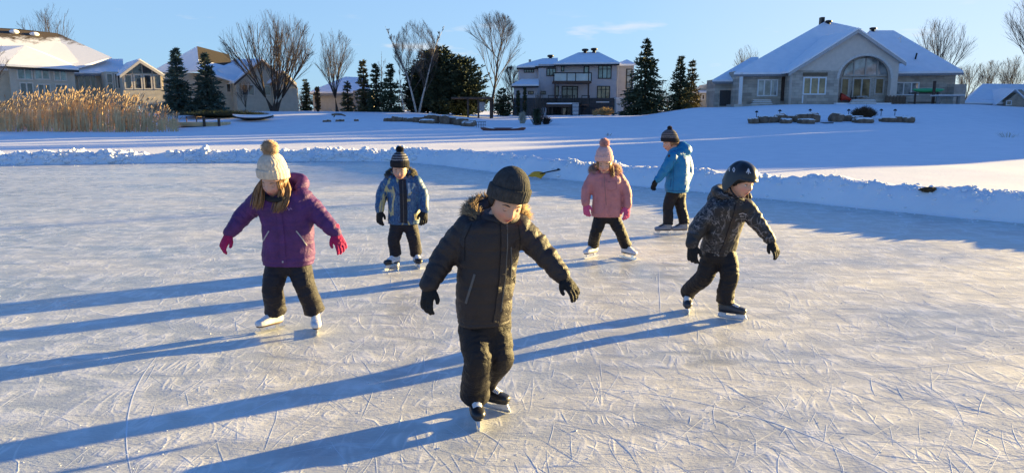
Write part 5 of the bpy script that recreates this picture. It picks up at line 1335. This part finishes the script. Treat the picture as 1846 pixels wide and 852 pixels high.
# ---------------- small house between the trees
h = House('small low house with pale blue snowy roof between bare trees', 96, 610)
b2('wall', 540, 770, 432, 540, 0, 10, BEIGE); b2('wall', 735, 815, 435, 540, -1.2, 0, TANSTONE); P = h.P
h.roof([[p2(526, 440, -.7), p2(825, 440, -.7), p2(790, 372, 5), p2(700, 368, 5)], [p2(526, 440, -.7), p2(700, 368, 5), p2(560, 425, 11)], [p2(825, 440, -.7), p2(815, 425, 11), p2(790, 372, 5)]], .2); h.eave(p2(526, 440, -.7), p2(825, 440, -.7))
(a, c), (b, d) = c2(748, 445), c2(768, 472); h.win(a, b, c, d, -1.2, 2, 1, TRIMW, GLASS, .1); b2('door', 772, 812, 475, 535, -1.28, -1.203, M('door_blue', (.25, .33, .45), .6))
# ---------------- partly hidden houses on the rise
h = House('grey house half hidden left of the bungalow behind the paired spruces', 100, 1272); P = h.P
h.box('wall', 1262, 1300, 160, 195, 0, 10, BEIGE); h.roof([[P(1254, 165, -.6), P(1312, 165, -.6), P(1300, 150, 5), P(1275, 150, 5)], [P(1254, 165, -.6), P(1275, 150, 5), P(1262, 160, 10)]], .2); h.win(1266, 1272, 170, 180, 0, 1, 1, TRIMW, GLASSB, .1)
g_ = MB(); g_.prism([(P(a, b).x, P(a, b).z) for a, b in ((1262, 165), (1275, 152), (1288, 165))], -.05, 4); g_.build('gable', BEIGE, h.root)
h = House('low house with snow covered hip roof at the right edge of the hill', 98, 1800); P = h.P
h.box('wall', 1752, 1900, 180, 196, 0, 9, TANSTONE)
h.roof([[P(1742, 184, -.7), P(1910, 186, -.7), P(1880, 152, 5), P(1772, 151, 5)], [P(1742, 184, -.7), P(1772, 151, 5), P(1748, 172, 10)], [P(1772, 151, 5), P(1880, 152, 5), P(1900, 175, 10), P(1748, 172, 10)]], .2); h.eave(P(1742, 184, -.7), P(1910, 186, -.7), FASC)
g_ = MB(); g_.prism([(P(a, b).x, P(a, b).z) for a, b in ((1806, 196), (1806, 184), (1832, 162), (1858, 184), (1858, 196))], -1.2, 3); g_.build('gable', TANSTONE, h.root); h.win(1818, 1828, 181, 190, -1.2, 1, 1, TRIMW, GLASS, .1)
A, B_, Cc = P(1800, 187, -1.5), P(1832, 159, -1.5), P(1864, 187, -1.5); h.roof([[A, B_, back(B_, 5), back(A, 5)], [B_, Cc, back(Cc, 5), back(B_, 5)]], .16, name='gable_roof')
# ---------------- unseen houses added past the right edge to throw shade over the bank
def shade_house(label, x, y, w, dp, hh, rh, rz=0):
    r = thing('house', label, 'house', (x, y, terrain(x, y)-.2), rz=rz)
    b = MB(); b.box(-w/2, w/2, 0, dp, 0, hh); b.build('wall', TANSTONE, r)
    rf = MB(); e = .6; q = lambda a, b_, c: V((a, b_, c)); rr = w*.22
    L_, R_, F_, K_ = -w/2-e, w/2+e, -e, dp+e; a, b_ = q(-rr, dp/2, hh+rh), q(rr, dp/2, hh+rh)
    rf.slab([q(L_, F_, hh), q(R_, F_, hh), b_, a], .25); rf.slab([q(R_, K_, hh), q(L_, K_, hh), a, b_], .25); rf.slab([q(L_, K_, hh), q(L_, F_, hh), a], .25); rf.slab([q(R_, F_, hh), q(R_, K_, hh), b_], .25)
    rf.build('roof', SNOW, r)
    for k in range(4):
        wx = -w/2+w*(k+.5)/4; f = MB(); f.box(wx-.7, wx+.7, -.09, .02, 1.2, 2.9); o = f.build('window', TRIMW, r); g2 = MB(); g2.box(wx-.6, wx+.6, -.12, -.095, 1.3, 2.8); g2.build('pane', GLASS, o)
    return r
# ================================================================ TREES AND GARDEN
BARK = M('bark_grey', (.055, .044, .037), .9, .35, 9, .5, 14, stretch=(1, 1, .2)); BARKB = M('bark_birch', (.42, .38, .34), .85, .4, 7, stretch=(1, 1, .6)); BARKW = M('bark_willow', (.065, .047, .033), .9, .3, 9)
TWIG = M('twigs_brown', (.10, .08, .066), .9, .3, 3); TWIGW = M('twigs_golden', (.12, .09, .065), .9, .3, 3); TWIGD = M('twigs_grey', (.10, .085, .075), .9, .3, 3)
def bare_tree(label, px, top, d, width_px, style='oval', seed=1, bark=None, twig=None, stems=1, base_h=None, tr=.16, dens=1.0, x=None, hgt=None, lean=0, group='bare deciduous trees'):
    R = random.Random(seed); x = Xd(px, d) if x is None else x; z0 = terrain(x, d)
    H = hgt or (Zd(top, d)-z0); Wd = (width_px/FPX*d)/2
    root = thing('bare_tree', label, 'tree', (x, d, z0-.1), group)
    tk, cr = MB(), MB()
    TW = .000065*d; CZ = .58 if style == 'vase' else .56
    def grow(p, dr, ln, r, lev, target):
        n = 5 if lev < 2 else 3; pts = [p]; rr = [r]
        bend = V((R.gauss(0, .10), R.gauss(0, .10), R.gauss(0, .05)))
        for k in range(n):
            dr = (dr+bend*.5+V((R.gauss(0, .07), R.gauss(0, .07), .05 if style != 'weep' or lev < 2 else -.06))).normalized()
            p2_ = p+dr*ln/n
            if lev > 0 and k > 0 and p2_.z > H*.3 and (p2_.x/Wd)**2+(p2_.y/Wd)**2+((p2_.z-H*CZ)/(H*(1.0-CZ)))**2 > R.uniform(.9, 1.12): break
            p = p2_; pts.append(p); rr.append(max(TW, r*(1-(.93 if lev < 2 else .62)*(k+1)/n)))
        target.tube(pts, rr, (8, 6, 4, 3, 3)[lev], smooth=lev < 2)
        return pts, rr
    def sub(pts, rr, ln, lev, maxlev, spread):
        if lev > maxlev: return
        n = int((10, 10, 8, 4)[lev-1]*dens*R.uniform(.85, 1.2))
        for k in range(n):
            t = R.uniform(.16, .97); i = min(len(pts)-2, int(t*(len(pts)-1))); f = t*(len(pts)-1)-i
            p = pts[i].lerp(pts[i+1], min(1, f)); ax = (pts[i+1]-pts[i]).normalized()
            a = R.uniform(0, 6.28); o = ax.orthogonal().normalized(); o = Matrix.Rotation(a, 3, ax) @ o
            dr = (ax*math.cos(spread)+o*math.sin(spread)*R.uniform(.7, 1.2)+V((0, 0, .22))).normalized()
            l = ln*R.uniform(.42, .62)*(1.12-.55*t)
            q, qr = grow(p, dr, l, max(TW, rr[i]*.48), lev, cr if lev > 0 else tk)
            sub(q, qr, l, lev+1, maxlev, spread)
    for s in range(stems):
        a = 2*math.pi*s/max(1, stems)+R.uniform(-.3, .3)
        if stems > 1: dr = V((math.cos(a)*.33*Wd/H*2.2+lean, math.sin(a)*.25, 1)).normalized()
        else: dr = V((lean, 0, 1)).normalized()
        st = V((math.cos(a)*.12, math.sin(a)*.12, 0)) if stems > 1 else V((0, 0, 0))
        if style == 'vase':
            th = H*R.uniform(.12, .2); pts, rr = grow(st, dr, th, tr, 0, tk); m = max(4, int(8/stems**.5)+1)
            for k in range(m):
                a2 = a+R.uniform(-.9, .9) if stems > 1 else 2*math.pi*k/m+R.uniform(-.3, .3); sp = (k+R.uniform(.3, .9))/m*1.25*Wd/(H*.62)
                d2 = V((math.cos(a2)*sp, math.sin(a2)*sp, 1)).normalized(); l = H*.86*R.uniform(.8, 1.0)
                q, qr = grow(pts[-1], d2, l*1.15, tr*.28, 1, tk); sub(q, qr, l*.95, 2, 3, .50)
        else:
            pts, rr = grow(st, dr, H*.98*(R.uniform(.85, 1) if stems > 1 else 1), tr, 0, tk)
            n = int(24*dens); b0 = base_h or .22
            for k in range(n):
                t = b0+(1-b0)*(k+R.random())/n; i = min(len(pts)-2, int(t*(len(pts)-1))); f = t*(len(pts)-1)-i
                p = pts[i].lerp(pts[i+1], f); a2 = k*2.4+R.uniform(-.4, .4)
                prof = math.sin(math.pi*min(1, ((t-b0)/(1-b0))*.78+.22))**.8
                up = {'oval': 1.9, 'birch': 1.6, 'weep': .9}[style]
                d2 = V((math.cos(a2), math.sin(a2), up)).normalized(); l = Wd*prof*R.uniform(1.1, 1.5)*1.4
                q, qr = grow(p, d2, l, max(.016, rr[i]*.36), 1, cr); sub(q, qr, l*.95, 2, 3, .46)
    tk.build('trunk', bark or BARK, root, fix=False); cr.build('crown', twig or TWIG, root, fix=False)
    return root
NEED = M('needles_spruce', (.062, .080, .044), .8, .5, 1.5); NEEDB = M('needles_blue_spruce', (.075, .112, .088), .8, .4, 1.5); NEEDD = M('needles_pine', (.046, .064, .036), .8, .5, 1.2); NEEDY = M('needles_olive', (.13, .115, .055), .85, .4, 1.5); CEDB = M('cedar_brown', (.17, .10, .045), .9, .4, 2)
def conifer(label, px, top, d, width_px, seed, m, style='spruce', bare=.06, x=None, hgt=None, group='evergreen trees', dens=1.0):
    R = random.Random(seed); x = Xd(px, d) if x is None else x; z0 = terrain(x, d); H = hgt or (Zd(top, d)-z0); Wd = width_px/FPX*d/2
    root = thing('conifer', label, 'tree', (x, d, z0-.1), group); tk = MB(); tk.tube([(0, 0, 0), (0, 0, H*.6), (0, 0, H*.98)], [.16, .10, .012], 8); tk.build('trunk', BARK, root)
    cr = MB(); levels = int(H*(4.0 if style == 'spruce' else 4.6)*dens) if style != 'column' else int(H*5)
    def spray(p, d_, l, w):
        s = d_.cross(V((0, 0, 1))); s = s.normalized() if s.length > .01 else V((1, 0, 0)); s = (s+V((R.gauss(0, .4), R.gauss(0, .4), R.gauss(0, .5)))).normalized()
        q = p+d_*l; cr.add([p-s*w*.3, p+d_*l*.45-s*w, q, p+d_*l*.45+s*w, p+d_*l*.4+V((0, 0, -w*.9))], [(0, 1, 2), (0, 2, 3), (0, 4, 2)], 0)
    for k in range(levels):
        t = (k+R.random())/levels; zz = H*(bare+(1-bare)*t)
        if style == 'spruce': r = Wd*1.22*(1-t)**.92*(.78+.36*R.random())+.05
        elif style == 'pine': r = Wd*math.sin(math.pi*min(1, .30+.70*t)**1.0)**.55*(.6+.6*R.random()) if t < .95 else Wd*.25
        else: r = Wd*math.sin(math.pi*(.12+.86*t))**.5*(.85+.2*R.random())
        nb = max(4, int((5+7*(1-t))*dens)) if style != 'column' else 7
        for j in range(nb):
            a = R.uniform(0, 6.28); rr = r*R.uniform(.72, 1.12); L = max(.15, rr)
            el = (-.30+.75*t) if style == 'spruce' else (.25 if style == 'pine' else 1.4)
            dv = V((math.cos(a), math.sin(a), el+R.gauss(0, .12))).normalized(); n = max(2, int(L/(.20 if style != 'column' else .4)))
            p = V((0, 0, zz))
            for i in range(n):
                f = (i+.6)/n
                if f < .12 and L > .8: continue
                pos = p+dv*L*f+V((0, 0, (-.10*L*f*f if style == 'spruce' else .12*L*f*f)))
                for q in range(3):
                    d2 = (dv*(.75)+V((R.gauss(0, .55), R.gauss(0, .55), R.gauss(-.05, .3)))).normalized(); spray(pos, d2, R.uniform(.30, .52)*(1.0 if style != 'column' else .6), R.uniform(.06, .12))
    for q in range(14): spray(V((0, 0, H*R.uniform(.93, .985))), V((R.gauss(0, .3), R.gauss(0, .3), 1)).normalized(), .28, .04)
    cr.build('crown', m, root, fix=False); return root
T = bare_tree
T('wide bare willow with several leaning stems beside the beige house', 492, 14, 78, 178, 'vase', 11, BARKW, TWIGW, 4, tr=.30, dens=1.0)
T('bare grey tree with upright fan of twigs right of the willow', 606, 50, 84, 80, 'vase', 5, BARK, TWIGW, 1, tr=.20, dens=1.0)
T('pale birch with thin white stems against the dark pines', 752, 30, 80, 78, 'birch', 8, BARKB, TWIGD, 2, tr=.13, dens=1.0)
T('small slender bare tree leaning left of the birch', 728, 100, 79, 26, 'birch', 19, BARKB, TWIGD, 1, tr=.06, dens=.5, lean=-.15)
T('thin bare sapling behind the row of three narrow spruces', 691, 88, 90, 24, 'birch', 13, BARK, TWIGD, 1, tr=.08, dens=.6)
T('tall single bare maple standing right of the pergola', 886, 20, 80, 128, 'oval', 4, BARK, TWIG, 1, tr=.17, dens=.95, base_h=.24)
T('dark crooked small tree beside the left corner of the grey house', 925, 115, 99, 48, 'oval', 33, BARK, TWIG, 1, tr=.12, dens=1.0)
T('broad bare tree rising behind the large left house roof', 108, 8, 104, 125, 'vase', 21, BARK, TWIG, 1, tr=.26, dens=.9)
T('bare tree top showing above the bungalow left roof slope', 1347, 78, 108, 60, 'vase', 23, BARK, TWIG, 1, tr=.2, dens=.8)
T('large bare fan shaped tree behind the bungalow right roof', 1690, 26, 104, 120, 'vase', 25, BARK, TWIG, 1, tr=.28, dens=1.0)
T('bare tree reaching in from the right edge of the photo', 1868, -20, 70, 175, 'oval', 27, BARK, TWIG, 1, tr=.22, dens=1.2, base_h=.2)
T('bare tree reaching in from the left edge of the photo', -22, 5, 60, 70, 'oval', 29, BARK, TWIG, 1, tr=.14, dens=.8)
T('bare garden shrub tree before the beige gable house wall', 440, 140, 80, 40, 'vase', 41, BARKW, TWIGW, 1, tr=.08, dens=.7)
for k, (px, tp, wd, lb) in enumerate(((1745, 112, 60, 'low spreading bare tree just right of the bungalow'), (1785, 105, 62, 'rounded bare tree above the low snowy hip roof'), (1828, 98, 66, 'dense bare tree behind the edge of the low house'))):
    T(lb, px, tp, 122, wd, 'vase', 51+k, BARK, TWIG, 1, tr=.2, dens=1.0)
Cn = conifer
Cn('blue spruce with pointed top next to the glazed sunroom', 320, 86, 72, 52, 1, NEEDB, dens=1.15); Cn('blue spruce with blunt top before the beige gable house', 372, 96, 73, 62, 2, NEEDB, dens=1.15)
Cn('olive tinted spruce at the left of three narrow ones', 655, 108, 82, 30, 3, NEEDY); Cn('dark middle spruce of the three narrow ones', 678, 114, 81, 32, 4, NEED); Cn('narrow spruce at the right of the row of three', 704, 114, 80, 40, 5, NEED)
Cn('dark dense pine nearest the birch', 770, 90, 84, 64, 6, NEEDD, 'pine', .02, dens=1.35); Cn('dark tall pine in the middle of the dense clump', 797, 84, 82, 70, 7, NEEDD, 'pine', .02, dens=1.35); Cn('dark dense pine beside the pergola roof', 834, 102, 83, 88, 8, NEEDD, 'pine', .02, dens=1.35); Cn('lower pine filling the clump next to the narrow spruces', 748, 118, 86, 46, 9, NEEDD, 'pine', .02, dens=1.2)
Cn('tall dark spruce with ragged outline right of the grey house', 1163, 70, 88, 78, 10, NEED, dens=1.15); Cn('dark spruce left one of the pair near the bungalow', 1226, 102, 90, 44, 12, NEED, dens=1.1); Cn('thinner olive spruce right one of the pair near the bungalow', 1247, 108, 93, 34, 14, NEEDY)
Cn('brown columnar cedar before the small low house', 571, 158, 84, 16, 15, CEDB, 'column', 0); Cn('pale frosted little spruce before the small low house', 626, 146, 83, 22, 16, NEEDY, dens=.9)
Cn('low dark cedar at the corner of the pergola', 907, 160, 90, 34, 17, NEED, 'pine', 0); Cn('small dark fir between the beige gable house and small house', 551, 143, 100, 18, 18, NEED)
for px, tp, lb in ((934, 165, 'narrow dark cedar at the left wall of the grey house'), (946, 157, 'taller narrow dark cedar against the grey house base')): Cn(lb, px, tp, 91, 9, px, NEED, 'column', 0)
Cn('small dark columnar cedar under tall grey twigs on the shore', 968, 200, 58, 17, 77, NEEDD, 'column', 0)
# added off to the right: unseen houses and spruces placed to shade the bank
shade_house('two storey tan house with snowy hip roof added unseen to the right for shade', 47.9, 49.1, 13, 11, 5.6, 2.4, math.radians(-60))
shade_house('large tan brick house added unseen beyond the two storey one for shade', .867*114-.5*37, 57+.867*37, 27, 12, 7.6, 3.3, math.radians(-60))
T('tall bare ash by the added two storey house off to the right', 0, 0, 33.2, 80, 'oval', 61, hgt=9, x=32.9, tr=.16, dens=.4)
T('slim bare poplar by the added two storey house off to the right', 0, 0, 52, 70, 'oval', 62, hgt=11, x=59.5, tr=.26, dens=.6)
ORD = ('first', 'second', 'third', 'fourth', 'fifth', 'sixth', 'seventh', 'eighth', 'ninth', 'tenth')
row = [(24+4*k, 112+2.6*k, min(16.5, (112+2.6*k-66+1.73*(24+4*k))*.126-1.9), '%s spruce from the near end of the unseen row added for shade' % ORD[k]) for k in range(10)]  # unseen row, heights worked out from the shade it has to throw
for k, (q_, a_, hh, lb) in enumerate(row+[(27.5, 84, 7.0, 'small unseen spruce added for shade between the two added houses')]):
    x_, y_ = .867*a_-.5*q_, .5*a_+.867*q_
    Cn(lb, 0, 0, y_, 6.0*FPX/y_, 90+k, NEED, 'pine', .02, x=x_, hgt=hh, dens=1.2)
# distant woods closing the gaps
def woods():
    mb = MB(); R = random.Random(5)
    for k in range(420):
        u = R.uniform(-.95, 1.05); d = R.uniform(170, 300); x = u*d; H_ = R.uniform(5, 9)
        for j in range(R.randint(9, 14)):
            a = R.uniform(-1.1, 1.1); b = R.uniform(-1, 1); p = V((x+R.gauss(0, .8), d, terrain(x, 149)+R.uniform(0, .3)*H_)); q = p+V((a*2.2, b, H_*R.uniform(.4, .75))); w_ = R.uniform(.03, .09)
            mb.tri(p-V((w_*1.5, 0, 0)), p+V((w_*1.5, 0, 0)), q)
        for j in range(26):
            c = V((x+R.gauss(0, 1.8), d+R.gauss(0, 1), terrain(x, 149)+H_*R.uniform(.3, .9))); s = R.uniform(.2, .7); v = V((R.gauss(0, 1), 0, R.gauss(.6, .8)))
            mb.tri(c, c+v*s, c+v*s+V((.12, 0, .1)))
    return mb.build('distant_woods', M('woods_grey_brown', (.13, .10, .085), .95, .3, .3), fix=False)
tag(woods(), 'bare grey brown woods on the horizon behind the houses', 'woods', kind='stuff')
# reeds
def reeds():
    mb = MB(); pl = MB(); R = random.Random(17)
    for k in range(5200):
        px = R.uniform(-140, 315); d = R.uniform(51.5, 58.5)
        dn = noise.noise(V((px*.02, d*.4, 3)))
        if R.random() > .50+dn*.8: continue
        env = 1-.55*max(0, (px-215)/100)-.22*max(0, (60-px)/60 if px < 60 else 0)
        if px > 215 and R.random() < (px-215)/170: continue
        h_ = max(.5, (2.2+.9*noise.noise(V((px*.035, 1, d*.3)))+R.gauss(0, .28))*env)
        x = Xd(px, d); z = terrain(x, d)-.05; ln = R.gauss(.10, .13); yy = R.gauss(0, .1)
        w_ = R.uniform(.012, .028); p = V((x, d, z)); m_ = p+V((ln*h_*.35, yy*h_*.3, h_*.6)); q = p+V((ln*h_, yy*h_, h_*.98))
        sx = V((w_, R.gauss(0, .01), 0)); mb.add([p-sx, p+sx, m_+sx*.8, m_-sx*.8, q], [(0, 1, 2, 3), (3, 2, 4)])
        for j in range(R.randint(1, 3)):
            t = R.uniform(.15, .75); b = p.lerp(m_, t/.6) if t < .6 else m_.lerp(q, (t-.6)/.4); s = R.choice((-1, 1)); e = b+V((s*R.uniform(.15, .4), R.gauss(0, .15), R.uniform(-.1, .35)))
            mb.tri(b-V((0, 0, .02)), b+V((0, 0, .03)), e)
        if R.random() < .55:
            dv = (q-m_).normalized()+V((R.uniform(.1, .5), R.gauss(0, .2), -.15)); mb.tube([q-dv*.05, q+dv*.13, q+dv*.30], [.012, R.uniform(.028, .055), .01], 5, mi=1)
    o = mb.build('reeds', [M('reed_straw', (.62, .43, .22), .8, .4, 1.0), M('reed_plume', (.38, .28, .18), .9, .4, 3)], fix=False); return o
tag(reeds(), 'tall golden reeds with fluffy plumes along the left shore', 'reeds', kind='stuff')
# dock
def dockmb():
    a, b = MB(), MB()
    for k in range(3): wbox(a, 308, 389, 220.5+k*2.4, 222.6+k*2.4, 57+k*.02, 59.5)
    for px, tp in ((362, 210), (389, 214)): wbox(b, px-1.6, px+1.6, tp, 234, 56.8, 57.0)
    return a, b
a, b = dockmb(); simple('dock', 'weathered wooden dock with posts at the end of the reeds', 'dock', 350, 57.5, [('planks', shift(a, 350, 57.5), M('dock_wood', (.66, .48, .26), .85, .3, 5, stretch=(.2, 1, 1))), ('posts', shift(b, 350, 57.5), WOODD)])
a = MB(); wbox(a, 330, 350, 210, 211.3, 59, 60); [wbox(a, p-.5, p+.5, 211.3, 222, 59.2, 59.3) for p in (331, 349)]
simple('bench', 'small snowy wooden bench standing on the dock', 'bench', 340, 59.3, [('frame', shift(a, 340, 59.3), WOODD)])
# shrubs
def shrub(name, label, px, py, d, wpx, hpx, m, seed, n=500, twigs=True, x=None, blades=False, cat='shrub', thin=1.0):
    R = random.Random(seed); x = Xd(px, d); z = terrain(x, d); Wd = wpx/FPX*d/2; H_ = hpx/FPX*d; mb = MB()
    for k in range(n):
        a = R.uniform(0, 6.28); rr = R.random()**.5; top = V((math.cos(a)*Wd*rr, math.sin(a)*Wd*rr*.8, H_*(1-.45*rr*rr)*R.uniform(.55, 1.08)))
        p = V((top.x*.25+R.gauss(0, .05), top.y*.25, 0)); w_ = thin*R.uniform(.008, .02) if not blades else R.uniform(.012, .03); mid = p.lerp(top, .55)+V((R.gauss(0, .06), R.gauss(0, .06), .05))
        s = V((w_, R.gauss(0, w_), 0)); mb.add([p-s, p+s, mid+s, mid-s, top], [(0, 1, 2, 3), (3, 2, 4)])
        if twigs:
            for j in range(4):
                b = mid.lerp(top, R.random()); e = b+V((R.gauss(0, .16), R.gauss(0, .16), R.uniform(0, .25))); mb.tri(b-s*.6, b+s*.6, e)
    o = mb.build(name, m, None, (x, d, z-.05), fix=False); return tag(o, label, cat)
shrub('shrub', 'rounded brown leafless shrub on the slope below the arched porch', 1562, 206, 53, 46, 21, M('shrub_brown', (.10, .065, .04), .9, .3), 3, 1400)
shrub('shrub', 'spreading dry tan shrub at the base of the grey house', 1092, 200, 89, 34, 15, M('shrub_tan', (.42, .30, .14), .9, .3), 4, 700)
shrub('shrub', 'curved dry ornamental grass left of the tan shrub', 1074, 205, 88, 14, 11, M('shrub_tan', (.42, .30, .14)), 5, 160)
shrub('shrub', 'pale frosted grass clump on the shore by the red boat', 942, 220, 62, 15, 22, M('grass_pale', (.46, .42, .33), .9), 6, 220)
shrub('shrub', 'tall grey twiggy shrub rising behind the small columnar cedar', 969, 215, 59, 40, 68, M('twigs_brown', (.115, .078, .055)), 7, 130)
shrub('shrub', 'dark low twig clump right of the small columnar cedar', 985, 222, 59.5, 22, 17, M('twigs_dark', (.05, .04, .035), .9), 8, 120)
shrub('shrub', 'few dry grass stems on the open snow before the pink girl', 1098, 240, 42, 20, 9, M('grass_dry', (.30, .23, .14), .9), 9, 14, False, thin=.45)
shrub('shrub', 'thin pale grass stems on the slope at the right edge', 1828, 245, 36, 60, 17, M('grass_pale', (.46, .42, .33)), 10, 34, False, thin=.4)
shrub('shrub', 'small twig bush at the end of the low stone wall', 1640, 228, 51, 26, 10, M('twigs_dark', (.05, .04, .035)), 12, 60)
shrub('hedge', 'low dark juniper hedge along the shore left of the willow', 395, 203, 68, 170, 12, M('juniper', (.035, .05, .03), .9, .4, 2), 13, 2600)
shrub('shrub', 'dark juniper mound beside the white covered boat', 452, 208, 64, 76, 15, M('juniper', (.035, .05, .03)), 14, 1300)
shrub('shrub', 'dark leafless bush in front of the large left house', 165, 165, 74, 70, 26, M('twigs_dark', (.05, .04, .035)), 15, 700)
# stones
ROCK = M('rock_grey_brown', (.17, .12, .085), .9, .45, 2.5, .6, 9)
def stone(label, px, py, d, wpx, hpx, seed, group, depth=.8):
    x = Xd(px, d); H_ = hpx/FPX*d*1.35; Wd = wpx/FPX*d/2*1.1; z = terrain(x, d); R = random.Random(seed)
    bm = bmesh.new(); bmesh.ops.create_icosphere(bm, subdivisions=3, radius=1)
    sd = V((seed*3.3, seed, 0))
    for v in bm.verts:
        p = v.co; q = V((math.copysign(abs(p.x)**.6, p.x), math.copysign(abs(p.y)**.6, p.y), math.copysign(abs(p.z)**.55, p.z)))
        q *= 1+.22*noise.noise(p*1.3+sd)+.12*noise.noise(p*3.1+sd); v.co = V((q.x*Wd, q.y*depth*.5, q.z*H_*.62+H_*.35))
    me = bpy.data.meshes.new('stone'); bm.to_mesh(me)
    snow = bmesh.new(); snow.from_mesh(me)
    bmesh.ops.delete(snow, geom=[f for f in snow.faces if f.normal.z < .86], context='FACES')
    for v in snow.verts: v.co.z += .035
    bm.free(); o = link('stone', me, ROCK, None, (x, d, z)); tag(o, label, 'stone', group)
    ms = bpy.data.meshes.new('snow_cap'); snow.to_mesh(ms); snow.free(); s = link('snow_cap', ms, SNOW, o); md = s.modifiers.new('t', 'SOLIDIFY'); md.thickness = .06
    return o
R_ = random.Random(3)
for k, (px, py, wd, hh) in enumerate(((1362, 222, 16, 7), (1378, 224, 18, 9), (1394, 222, 16, 8), (1410, 224, 20, 11), (1430, 221, 22, 9), (1448, 225, 24, 10), (1468, 223, 24, 12), (1421, 229, 18, 6), (1458, 229, 26, 6), (1512, 223, 22, 11), (1530, 226, 24, 8), (1548, 223, 18, 7), (1562, 228, 32, 6), (1606, 222, 24, 6), (1622, 226, 26, 7), (1642, 223, 20, 8))):
    stone('dark flat stone in the snowy retaining wall below the bungalow', px, py, 50.5+R_.uniform(-.3, .3)-(1.2 if py > 226 else 0), wd, hh, k+1, 'stones of the low retaining wall')
for k, (px, wd, hh, dd) in enumerate(((700, 18, 5, 60), (716, 22, 7, 59.5), (738, 26, 6, 59), (756, 24, 8, 58), (778, 24, 12, 57.5), (800, 16, 12, 57), (815, 20, 9, 57.5), (832, 26, 9, 56.5), (848, 18, 7, 57), (768, 26, 5, 56.5), (842, 22, 6, 55.5))):
    stone('dark snow topped boulder on the shore below the pines', px, 0, dd, wd, hh, k+40, 'boulders on the shore below the pines')
for k, px in enumerate((583, 590, 606, 614, 640)): stone('small dark rock in the snow below the willow', px, 0, 60+k*.3, 7, 3, k+70, 'small rocks below the willow', .4)
x = MB(); wbox(x, 1492, 1508, 221, 231, 48.9, 49.8); simple('drain_box', 'square dark box in the gap of the low stone wall', 'box', 1500, 49.3, [('shell', shift(x, 1500, 49.3), TRIMD)])
# garden path lights
def path_light(px, d, label):
    r = thing('path_light', label, 'garden light', (Xd(px, d), d, terrain(Xd(px, d), d)), 'black path lights on the slope')
    a = MB(); a.tube([(0, 0, -.05), (0, 0, .38)], .025, 6); a.build('stake', TRIMD, r); a = MB(); a.tube([(0, 0, .36), (0, 0, .44), (0, 0, .50)], [.13, .11, .03], 10); a.build('lamp_head', TRIMD, r)
for px in (1367, 1409, 1464, 1534, 1593, 1618): path_light(px, 55, 'small black mushroom path light poking out of the snow slope')
# boats
def hull(px0, px1, py, d, wd, hh, flip=1):
    mb = MB(); secs = []
    for i in range(15):
        t = i/14*2-1; e = max(.05, 1-abs(t)**2.4); px = (px0+px1)/2+(px1-px0)/2*t
        secs.append((V((Xd(px, d), d, Zd(py, d)+flip*.18*abs(t)**3)), V((0, wd*e**.8, 0)), V((0, 0, hh*e**.5))))
    mb.loft(secs, 18); return mb
b = hull(866, 948, 236, 49, .45, .22); s_ = MB(); x0 = Xd(907, 49); z0 = terrain(x0, 49)
sn = hull(872, 942, 233.2, 49, .36, .10)
simple('canoe', 'red brown canoe lying upside down on the snowy shore', 'canoe', 907, 49, [('hull', shift(b, 907, 49), M('canoe_red', (.14, .045, .03), .5, .2)), ('snow_cover', shift(sn, 907, 49), SNOW)])
b = hull(418, 490, 212.5, 62, .42, .13); sn = hull(416, 490, 210.6, 62, .46, .17)
simple('boat', 'overturned dark boat under snow beside the juniper mound', 'boat', 454, 62, [('hull', shift(b, 454, 62), TRIMD), ('snow_cover', shift(sn, 454, 62), SNOW)])
# fallen branch on the shore
b = MB(); b.tube([at(598, 207, 61), at(606, 206, 61), at(616, 206.5, 61), at(623, 209, 61)], [.09, .10, .08, .05], 6); b.tube([at(604, 206, 61), at(602, 211, 60.8)], [.07, .05], 6)
simple('driftwood', 'dark bent driftwood log on the snow below the bare trees', 'driftwood', 610, 61, [('wood', shift(b, 610, 61), ROCK)])
# pergola
a, b = MB(), MB()
for px in (843, 862, 884): wbox(a, px-1.6, px+1.6, 178, 214, 77, 77.25); wbox(a, px-1.3, px+1.3, 178, 212, 80, 80.25)
wbox(b, 813, 888, 175, 178.2, 76.6, 80.6)
simple('pergola', 'dark wooden pergola with flat slatted roof beside the maple', 'pergola', 850, 78, [('posts', shift(a, 850, 78), WOODD), ('roof', shift(b, 850, 78), WOODD)])
a = MB(); wbox(a, 864, 873, 184, 200, 78.4, 79); simple('covered_chair', 'pale covered swing chair standing inside the pergola', 'chair', 868, 78.6, [('cover', shift(a, 868, 78.6), M('cover_pale', (.45, .45, .47), .8))])
# wire cage on the shore
a = MB()
for px in range(859, 876, 3): wbox(a, px-.35, px+.35, 219, 230, 54, 54.04)
wbox(a, 858, 876, 219, 219.8, 53.99, 54.05); wbox(a, 858, 876, 225, 225.6, 53.99, 54.05)
simple('wire_fence', 'short black wire fence panel near the red canoe', 'fence', 867, 54, [('bars', shift(a, 867, 54), TRIMD)])
# dark chunk on the right bank
hit = BANK.ray_cast(V((0, 0, CAM_H)), ray(1677, 343).normalized())[0] or ground(1677, 343, .35)
bm = bmesh.new(); bmesh.ops.create_icosphere(bm, subdivisions=3, radius=1)
for v in bm.verts: p = v.co; v.co = V((p.x*.15, p.y*.10, p.z*.045+.01))*(1+.3*noise.noise(p*2)+.2*noise.noise(p*5))
me = bpy.data.meshes.new('bark_lump'); bm.to_mesh(me); bm.free(); o = link('bark_lump', me, M('wet_bark', (.10, .055, .018), .8, .5, 12, .5, 40), None, hit); tag(o, 'brown lump of bark frozen into the top of the snow bank', 'bark')
